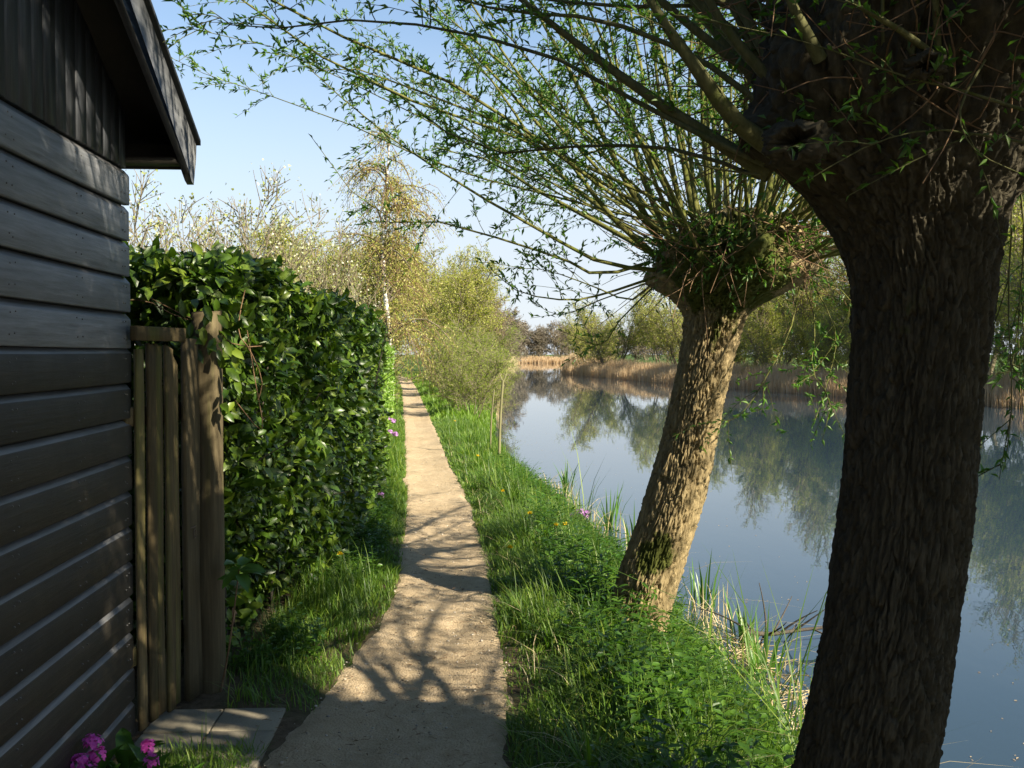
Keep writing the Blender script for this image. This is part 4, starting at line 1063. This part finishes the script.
flower_plant('pink_flower', (p[0], 3.5, 0), 'pink flower among broad leaves beside the paving slabs', 202, [(-.005, .0, .215), (.02, -.04, .18)], M['pink'], petals=34, headr=.03, nl=16)
p = P(128, 768, 3.65)
flower_plant('leafy_plant', (p[0], 3.62, 0), 'broad leaved green plant between the two pink flowers', 203, [], M['pink'], nl=12, leafL=(.13, .2), hr=.2)
p = P(185, 768, 3.55)
flower_plant('leafy_plant', (p[0], 3.5, 0), 'broad leaved green plant against the near paving slab', 204, [], M['pink'], nl=10, leafL=(.10, .15), hr=.08)
for k, (px, py2, Y_, lab) in enumerate([(388, 418, 15.5, 'tall mauve flower by the bright hedge left of the path'), (390, 432, 14.5, 'lower mauve flower just below the tall one by the bright hedge'), (373, 496, 9.9, 'single mauve flower at the end of the laurel hedge'),
                                        (580, 512, 9.9, 'pale mauve flowers at the water edge left of the sunlit willow')]):
    p = P(px, py2, Y_); g0 = float(gz(p[0], p[1])); hh = max(.2, p[2] - g0)
    flower_plant('mauve_flower', (p[0], p[1], g0), lab, 210 + k, [(0, 0, hh), (.07, .03, hh * .93), (-.06, .02, hh * .88)], M['purple'], leafL=(.08, .14), hr=hh, petals=26, psize=.02, headr=.045)
# broad-leaved sprig beside the post
sp_ = empty('laurel_seedling', 'small laurel sprig with broad pale leaves beside the gate post', 'plant', tuple(P(240, 690, 4.58) * np.array([1, 1, 0])))
rng = RS(301); cz_ = 1.6 - (575 - 354) / 1000 * 4.58
mb = MB(); tubes(mb, catmull([(-.12, .1, 0), (-.06, .05, .25), (0, 0, cz_ + .02)], 8), np.linspace(.006, .003, 8), 5); mb.build('stem', M['twig'], sp_, True)
for k in range(9):
    a = k * .75; mb = MB(); L_ = rng.uniform(.10, .155)
    leaves(mb, np.array([[0, 0, cz_ + rng.uniform(-.03, .03)]]), np.array([[math.cos(a), math.sin(a), rng.uniform(-.9, .5)]]), np.array([[.2, -.5, 1.]]), np.array([L_]), np.array([L_ * .45]), TL)
    mb.build('leaf', M['iris'], sp_, True)

# iris clumps at the water edge
def iris(loc, label, seed, n=22, h=.55):
    rng = RS(seed); root = empty('iris_clump', label, 'plant', loc, 'sword leaved clumps at the water edge')
    az = rng.uniform(0, 6.28, n); r = rng.uniform(0, .12, n)
    pos = np.stack([r * np.cos(az), r * np.sin(az), 0 * r], -1); mb = MB()
    blades(mb, pos, h * rng.uniform(.5, 1.1, n), np.full(n, .022) * rng.uniform(.7, 1.2, n), az, rng.uniform(.05, .45, n), 3)
    mb.build('leaves', M['iris'], root); return root
for k, (x, y, lab, h) in enumerate([(1.20, 12.2, 'upright iris leaves at the water, left of the mossy willow trunk', .62), (1.35, 11.0, 'iris clump in front of the larger one left of the willow', .5), (1.62, 8.4, 'iris clump showing right behind the mossy trunk', .5),
                                    (1.68, 6.6, 'tall green sword leaves beside the fallen branch in the water', .5), (1.72, 7.3, 'small iris clump just beyond the fallen branch', .42), (.85, 15.5, 'small iris clump beyond the two wooden stakes', .5)]):
    iris((x, y, max(float(gz(x, y)), WZ - .1)), lab, 400 + k, h=h + .1)
# dry reeds lying and standing at the near bank
rng = RS(410); n = 230
y = rng.uniform(3.8, 8.2, n); x = ne(y) - .12 + rng.normal(0, .11, n); z = np.maximum(gz(x, y), WZ)
mb = MB(); blades(mb, np.stack([x, y, z], -1), rng.uniform(.12, .45, n), np.full(n, .007), rng.uniform(0, 6.28, n), rng.uniform(.1, 2.2, n), 3)
n = 110; y = rng.uniform(4.6, 7.4, n); x = ne(y) - .08 + rng.normal(0, .09, n); az = rng.uniform(0, 6.28, n); L_ = rng.uniform(.1, .35, n)
pp = np.stack([x, y, np.maximum(gz(x, y), WZ) + rng.uniform(.02, .09, n)], -1)[:, None] + np.linspace(-.5, .5, 4)[None, :, None] * (L_[:, None] * np.stack([np.cos(az), np.sin(az), rng.normal(0, .25, n)], -1))[:, None]
tubes(mb, pp, np.full((n, 4), .0035), 4)
tag(mb.build('dry_reeds', M['reed_pale']), 'broken straw coloured reeds along the near water edge', 'reeds', kind='stuff')
rng = RS(411); n = 150
y = rng.uniform(9, 16, n); x = ne(y) - .25 + rng.normal(0, .12, n); z = np.maximum(gz(x, y), WZ)
mb = MB(); blades(mb, np.stack([x, y, z], -1), rng.uniform(.15, .5, n), np.full(n, .012), rng.uniform(0, 6.28, n), rng.uniform(.1, 1.8, n), 3)
tag(mb.build('dry_reeds', M['reed_pale']), 'dry reed stalks at the water edge beyond the leaning willow', 'reeds', kind='stuff')
# fallen branch in the water
fb = empty('fallen_branch', 'dark dead branch lying half in the water behind the big trunk', 'branch')
mb = MB(); rng = RS(420)
main = catmull([P(745, 632, 7.1), P(770, 634, 7.2), P(800, 630, 7.3), P(850, 625, 7.4)], 12); main[:, 2] = np.maximum(main[:, 2], WZ + .01)
tubes(mb, main, np.linspace(.020, .010, 12), 6); mb.build('main_stem', M['deadwood'], fb, True)
tw = branch_off(main[None], 16, .05, .95, .2, .5, rng, 6, .9, .25, .1); tw[:, :, 2] = np.maximum(tw[:, :, 2], WZ - .05)
for t_ in tw:
    mb = MB(); tubes(mb, t_, np.linspace(.009, .003, 6), 4); mb.build('twig', M['deadwood'], fb, True)
# stakes
for k, (px, ytop, ybot, Y_, lab) in enumerate([(503, 380, 472, 16.0, 'taller bleached stake with forked top standing on the bank'), (494, 390, 455, 17.0, 'shorter thin stake behind the forked one')]):
    a = P(px - 4, ybot, Y_); b = P(px, ytop, Y_); g0 = float(gz(a[0], a[1]))
    root = empty('wooden_stake', lab, 'stake', (a[0], a[1], g0), 'stakes on the bank')
    mb = MB(); tubes(mb, catmull([(0, 0, -.1), (.02, 0, (b[2] - g0) * .5), (b[0] - a[0], 0, b[2] - g0)], 8), np.linspace(.024, .018, 8) * (1 if k == 0 else .7), 7, True); mb.build('pole', M['stake'], root, True)
    if k == 0:
        for s_ in (-1, 1):
            mb = MB(); tubes(mb, [(b[0] - a[0], 0, b[2] - g0 - .04), (b[0] - a[0] + .035 * s_, 0, b[2] - g0 + .04), (b[0] - a[0] + .06 * s_, .02, b[2] - g0 + .11)], [.016, .012, .007], 6, True); mb.build('fork', M['stake'], root, True)

# ------------------------------------------------------------------ distant trees and shrubs
def tree_proto(name, seed, h, spread, stems, mat_leaf, mat_bark, leafn, leafL, trunk_r, upb=.5, first=.25, droop=.0, per1=16, per2=9, ratio=.5, base_spread=.1, trunkfirst=True, T=TW, twr=1.0, stem_spread=.35):
    rng = RS(seed); root = bpy.data.objects.new(name, None); C.objects.link(root); root.empty_display_size = .1
    az = rng.uniform(0, 6.28, stems); n = 9; s = np.linspace(0, 1, n)[None, :, None]
    st = np.stack([base_spread * np.cos(az), base_spread * np.sin(az), 0 * az - .05], -1)
    ds = np.stack([np.cos(az) * stem_spread * (stems > 1), np.sin(az) * stem_spread * (stems > 1), np.ones(stems)], -1) * h * rng.uniform(.75, 1.0, (stems, 1))
    st_p = st[:, None] + ds[:, None] * s + rng.normal(size=(stems, 1, 3)) * h * .04 * s ** 2 + .012 * h * np.sin(s * 7 + rng.rand(stems, 1, 3) * 6)
    mb = MB(); tubes(mb, st_p, (trunk_r * (1 - .85 * np.linspace(0, 1, n)))[None].repeat(stems, 0), 7)
    b1 = branch_off(st_p, per1, first, .98, spread * .7, spread * 1.15, rng, 6, .85, upb, droop)
    mb.build('trunk', mat_bark, root, True); mb = MB()
    tubes(mb, b1, np.linspace(trunk_r * .32, trunk_r * .10, 6)[None].repeat(len(b1), 0), 4)
    tag(mb.build('limbs', M['bark_far'], root, True), kind='stuff')
    b2 = branch_off(b1, per2, .2, 1, spread * .22, spread * .55, rng, 4, .8, upb * .6, droop)
    mb = MB(); tubes(mb, b2, np.linspace(.012 * twr, .005 * twr, 4)[None].repeat(len(b2), 0), 3)
    mb.build('twigs', mat_bark, root)
    root.children[-1]['kind'] = 'stuff'
    if leafn:
        mb = MB(); leaf_on(mb, b2, leafn, leafL[0], leafL[1], ratio, rng, T, .1, 1.0, 1.0, 0, .05)
        mb.build('crown', mat_leaf, root); root.children[-1]['kind'] = 'stuff'
    for ch in root.children: ch.hide_render = False
    return root
PROT = {}
def kids_fix(r):
    pass
def plant(kind, x, y, sc, label, group, rz_=None):
    rng_ = random.Random(hash((round(x, 2), round(y, 2))) & 0xffff)
    p = PROT[kind]; z = float(gz(x, y)); z = max(z, WZ - .05)
    rz_ = rng_.uniform(0, 6.28) if rz_ is None else rz_
    if not p.get('used'):
        p['used'] = 1; r = p; r.location = (x, y, z); r.rotation_euler = (0, 0, rz_); r.scale = (sc, sc, sc)
    else:
        r = copy_tree(p, (x, y, z), rz_, sc)
    tag(r, label, 'tree' if 'tree' in r.name else 'shrub', group); return r
PROT['green'] = tree_proto('willow_bush', 501, 3.0, 1.3, 9, M['green_leaf'], M['bark_far'], 16, (.035, .065), .022, .5, .06, per1=14, per2=9, base_spread=.3, stem_spread=.42)
PROT['green2'] = tree_proto('willow_bush', 502, 3.0, 1.4, 8, M['green_leaf'], M['bark_far'], 15, (.035, .07), .022, .4, .06, per1=14, per2=9, base_spread=.3, stem_spread=.5)
PROT['olive'] = tree_proto('bank_tree', 503, 6.2, 2.1, 3, M['olive_leaf'], M['bark_far'], 17, (.06, .11), .06, .35, .22, per1=34, per2=11, base_spread=.2, stem_spread=.3)
PROT['olive2'] = tree_proto('bank_tree', 504, 6.4, 2.2, 2, M['olive_leaf'], M['bark_far'], 15, (.06, .12), .07, .3, .24, per1=44, per2=11, base_spread=.2, stem_spread=.22)
PROT['brown'] = tree_proto('bank_tree', 505, 6.4, 2.2, 3, M['brown_bud'], M['bark_far'], 13, (.07, .12), .08, .4, .15, per1=24, per2=9, base_spread=.2, stem_spread=.28)
PROT['grey'] = tree_proto('bare_tree', 506, 8.0, 2.3, 1, M['olive_leaf'], M['bark_far'], 5, (.06, .11), .10, .6, .2, per1=40, per2=10, twr=1.3)
PROT['grey2'] = tree_proto('bare_tree', 507, 8.4, 2.6, 2, M['green_leaf'], M['bark_far'], 6, (.06, .11), .09, .6, .25, per1=26, per2=10, twr=1.3, stem_spread=.2)
PROT['blossom'] = tree_proto('blossom_shrub', 508, 2.7, .8, 14, M['blossom'], M['bark_far'], 6, (.022, .040), .014, .95, .15, per1=7, per2=5, ratio=.8, base_spread=.4, stem_spread=.25, twr=.5)
PROT['far'] = tree_proto('far_tree', 509, 5.0, 2.8, 5, M['grey_bud'], M['bark_far'], 12, (.12, .22), .07, .4, .02, per1=18, per2=8, base_spread=.3, stem_spread=.3, twr=2)
PROT['bank_green'] = tree_proto('round_willow', 510, 4.6, 2.0, 7, M['olive_leaf'], M['bark_far'], 10, (.07, .12), .06, .4, .05, per1=18, per2=9, base_spread=.4, stem_spread=.45)

# unseen alder added behind the camera to keep the shed wall in shade
al = tree_proto('shading_alder_tree', 530, 8.0, 2.2, 3, M['green_leaf'], M['bark_far'], 16, (.07, .12), .10, .35, .42, per1=34, per2=11, stem_spread=.16)
tag(al, 'unseen leafy alder added on the bank to shade the shed wall', 'tree'); al.location = (3.1, -.6, float(gz(3.1, -.6)))
# birch
br = tree_proto('birch_tree', 520, 7.4, 2.0, 1, M['birch_leaf'], M['birch'], 16, (.035, .065), .075, .45, .26, .75, per1=64, per2=12, twr=.6)
tag(br, 'slender white stemmed birch with hanging twigs beyond the hedge', 'tree'); br.location = (-2.92, 24.3, 0); br.scale = (1.15, 1.15, 1.22)
for ch in br.children:
    if ch.name.startswith('twigs'): ch.data.materials[0] = M['twig']

rg = random.Random(3)
ordn = ['nearest', 'second', 'third', 'fourth', 'fifth', 'sixth', 'seventh', 'eighth', 'ninth', 'tenth', 'eleventh', 'twelfth', 'thirteenth', 'fourteenth', 'fifteenth', 'sixteenth', 'seventeenth', 'eighteenth', 'nineteenth', 'twentieth', 'twenty-first', 'twenty-second', 'twenty-third', 'twenty-fourth']
# blossoming shrubs behind the laurel hedge (left to right in the picture)
for k, (px, Y_, s_) in enumerate([(120, 12, 1.2), (150, 12.5, 1.32), (200, 13.5, 1.32), (245, 14, 1.35), (290, 15, 1.2), (325, 16.5, 1.0), (340, 19, .85), (230, 18, 1.3), (300, 20, 1.3)]):
    lab = ['blossoming shrub behind the gate, hard against the shed corner', 'white blossoming shrub above the gate post', 'tall blossoming twigs over the near end of the laurel hedge', 'blossoming shrub over the highest laurel leaves', 'white flecked shrub behind the middle of the laurel hedge',
           'blossoming shrub behind the far part of the laurel hedge', 'last blossoming shrub before the birch tree', 'blossoming shrub in the second row, behind the near hedge end', 'blossoming shrub in the second row, behind the hedge middle'][k]
    plant('blossom', (px - 512) / F * Y_, Y_, s_, lab, 'blossoming shrubs behind the laurel hedge')
# leafy trees left of the path beyond the hedge
for k, (px, Y_, s_, kd, lab) in enumerate([(338, 30, .85, 'olive', 'olive green tree left of the birch trunk'), (350, 36, .9, 'green', 'low green bush left of the path under the birch'), (352, 44, 1.1, 'olive2', 'yellow green tree standing behind the birch'),
                                           (318, 40, 1.0, 'olive2', 'leftmost olive tree beyond the blossoming shrubs'), (340, 25, .8, 'green2', 'green bush directly behind the end of the laurel hedge'), (362, 24.5, .7, 'green', 'green bush at the foot of the birch'), (380, 95, 1.5, 'olive', 'tree closing the view where the path bends away'), (330, 34, .8, 'olive', 'olive tree between the blossoming shrubs and the birch'),
                                           (360, 30, .8, 'olive2', 'yellow green tree crowding the left side of the birch trunk'), (306, 30, .7, 'olive', 'small olive tree behind the second row of blossom'), (368, 60, 1.2, 'olive2', 'tree left of the path far beyond the birch')]):
    plant(kd, (px - 512) / F * Y_, Y_, s_, lab, None)
# trees between path and river
row = [(446, 44, .95, 'olive'), (450, 52, 1.15, 'olive2'), (460, 60, 1.0, 'olive'), (440, 66, 1.25, 'olive2'), (466, 70, 1.1, 'brown'), (473, 80, 1.15, 'brown'), (480, 92, 1.2, 'brown'), (487, 106, 1.25, 'brown'), (493, 124, 1.3, 'brown'), (498, 144, 1.35, 'far'), (502, 166, 1.4, 'far'), (505, 190, 1.45, 'far'), (450, 96, 1.45, 'olive2'), (508, 216, 1.5, 'far')]
for k, (px, Y_, s_, kd) in enumerate(row):
    plant(kd, (px - 512) / F * Y_, Y_, s_, f'{["yellow green", "brown twiggy"][kd in ("brown", "far")]} tree between path and river, {ordn[k]} of the row along the bank', 'trees between the path and the river')
for k, (px, Y_, s_, kd, lab) in enumerate([(470, 26, .60, 'green', 'green bush on the bank behind the wooden stakes'), (455, 30, .66, 'green2', 'leafy bush between path and river, left of the bush at the stakes'), (486, 31, .5, 'green2', 'small bush leaning out over the water beyond the stakes'), (456, 38, .85, 'green', 'rounded green bush further along the river side of the path'), (476, 40, .85, 'green2', 'bush at the water edge behind the leaning one')]):
    plant(kd, (px - 512) / F * Y_, Y_, s_, lab, None)
# far end of the river
for k in range(20):
    x = -14 + k * 3.2 + rg.uniform(-1, 1); Y_ = 250 + rg.uniform(-4, 12)
    plant('far', x, Y_, rg.uniform(1.25, 1.6), f'hazy brown tree closing the river end, {ordn[k]} counted from the left', 'trees at the far end of the river')
# far bank
fb_list = [(566, 116, 1.0, 'bank_green'), (582, 106, 1.2, 'bank_green'), (598, 98, 1.35, 'bank_green'), (618, 90, 1.35, 'bank_green'), (640, 84, 1.3, 'bank_green'), (664, 78, 1.2, 'bank_green'), (632, 96, 1.3, 'olive'), (685, 72, 1.1, 'grey2'), (700, 74, 1.2, 'olive2'), (735, 66, 1.2, 'grey'), (752, 64, 1.15, 'grey2'), (768, 66, 1.4, 'bank_green'), (790, 60, 1.2, 'grey'), (812, 58, 1.2, 'grey2'), (838, 60, 1.25, 'olive'), (870, 56, 1.3, 'grey'), (905, 54, 1.4, 'olive'), (950, 50, 1.4, 'grey2'), (985, 46, 1.5, 'olive2'), (1008, 42, 1.5, 'grey'), (1030, 40, 1.5, 'olive'), (1075, 40, 1.5, 'grey2'), (1110, 38, 1.5, 'olive2')]
for k, (px, Y_, s_, kd) in enumerate(fb_list):
    Y_ = Y_ * 1.0; x = (px - 512) / F * Y_; x = max(x, fe(Y_) + (2.2 if px < 612 else 6.5))
    nm = {'bank_green': 'rounded olive willow', 'olive': 'leafy olive tree', 'olive2': 'tall yellow green tree', 'grey': 'thin bare single stemmed tree', 'grey2': 'sparse tree just coming into leaf'}[kd]
    plant(kd, x, Y_, s_, f'{nm} on the far bank, {ordn[k]} from the river end'.replace('nearest from', 'first from'), 'trees on the far bank')

for k, (px, Y_, s_, kd) in enumerate([(668, 90, 1.3, 'olive'), (706, 84, 1.3, 'olive'), (728, 80, 1.2, 'bank_green'), (772, 80, 1.35, 'olive'), (800, 74, 1.4, 'grey2'), (822, 72, 1.2, 'bank_green'), (720, 68, 1.0, 'bank_green'), (1000, 60, 1.9, 'olive'), (1035, 58, 1.9, 'olive2')]):
    x = max((px - 512) / F * Y_, fe(Y_) + 10); nm = {'bank_green': 'rounded willow', 'olive': 'leafy olive tree', 'olive2': 'tall yellow green tree', 'grey2': 'sparse leafing tree'}[kd]
    plant(kd, x, Y_, s_, f'{nm} behind the far bank reeds, {ordn[k]} from the river end'.replace('nearest from', 'first from'), 'trees on the far bank')
for k, (px, Y_, s_) in enumerate([(700, 74, .8), (752, 64, .85), (790, 58, .8), (826, 55, .85), (860, 52, .8), (990, 43, 1.0), (1014, 41, 1.1), (1040, 40, 1.1)]):
    plant('bank_green', max((px - 512) / F * Y_, fe(Y_) + 3.2), Y_, s_, f'low rounded willow scrub standing in the far bank reeds, {ordn[k]} from the river end'.replace('nearest from', 'first from'), 'low scrub on the far bank')
# far bank reeds
def reed_band(n, yf, xf, hr, wdt, mat, label, seed):
    rng = RS(seed); y = yf(rng.rand(n)); x = xf(y, rng); z = np.maximum(gz(x, y), WZ)
    mb = MB(); blades(mb, np.stack([x, y, z - .02], -1), rng.uniform(*hr, n) * (1 + .2 * vn(x * .8, y * .4)), np.full(n, wdt) * rng.uniform(.6, 1.4, n), rng.uniform(0, 6.28, n), rng.uniform(.02, .3, n), 2)
    tag(mb.build('reed_bed', mat), label, 'reeds', kind='stuff')
reed_band(52000, lambda u: 15 + 100 * u, lambda y, r: fe(y) - .5 + r.rand(len(y)) * 4.0, (.5, 1.25), .035, M['reed'], 'brown reed bed along the far bank of the river', 601)
reed_band(9000, lambda u: 232 + 10 * u, lambda y, r: -12 + 36 * r.rand(len(y)), (.9, 1.5), .10, M['reed'], 'pale straw reed bed closing the river end', 602)
reed_band(7000, lambda u: 110 + 125 * u, lambda y, r: fe(y) + r.rand(len(y)) * 3, (1.2, 2.2), .08, M['reed'], 'reeds on the far bank near the river end', 603)
reed_band(5000, lambda u: 45 + 170 * u ** 1.5, lambda y, r: ne(y) - .3 - r.rand(len(y)) * 1.2, (.8, 1.7), .05, M['reed_pale'], 'pale reeds under the trees on the near bank', 604)
reed_band(2500, lambda u: 52 + 14 * u, lambda y, r: pr(y) + 1.0 + r.rand(len(y)) * 1.3, (.7, 1.4), .04, M['reed_pale'], 'straw patch right of the path near its bend', 605)


# specks and fallen catkins drifting near the bank
rng = RS(640); n = 260; y = 5.2 + 22 * rng.rand(n) ** 1.5; x = ne(y) + .1 + rng.gamma(1.2, .7, n)
mb = MB(); leaves(mb, np.stack([x, y, x * 0 + WZ + .004], -1), rng.normal(size=(n, 3)) * np.array([1, 1, 0]), np.tile([0, 0, 1.], (n, 1)), rng.uniform(.008, .03, n), rng.uniform(.005, .012, n), TR)
tag(mb.build('floating_specks', M['reed']), 'small pale specks floating on the water near the bank', 'litter', kind='stuff')

# coarser tussocks among the bank grass, so that it is not one even sward
rng = RS(650); mb = MB(); nt_ = 260
ty = 3.3 + 16 * rng.rand(nt_) ** 1.3; tx = pr(ty) + .25 + (ne(ty) - pr(ty) - .4) * rng.rand(nt_)
for a_, b_ in zip(tx, ty):
    n = 46; az = rng.uniform(0, 6.28, n); r_ = np.abs(rng.normal(0, .035, n)); px_ = a_ + r_ * np.cos(az); py3 = b_ + r_ * np.sin(az); H_ = rng.uniform(.18, .34)
    blades(mb, np.stack([px_, py3, gz(px_, py3) - .01], -1), H_ * rng.uniform(.5, 1.15, n), np.full(n, .0075) * (1 + b_ * .04), az, rng.uniform(.3, 1.3, n), 3)
tag(mb.build('grass_tussocks', M['grass']), 'coarse arching tussocks in the bank grass', 'grass', kind='stuff')
rng = RS(651); n = 1500; y = 3.2 + 14 * rng.rand(n) ** 1.3; x = pr(y) + .05 + (ne(y) - pr(y) - .1) * rng.rand(n)
mb = MB(); blades(mb, np.stack([x, y, gz(x, y)], -1), rng.uniform(.05, .26, n), np.full(n, .004), rng.uniform(0, 6.28, n), rng.uniform(.2, 2.4, n), 3)
tag(mb.build('dead_grass', M['reed_pale']), 'dead straw stalks mixed into the bank grass', 'grass', kind='stuff')
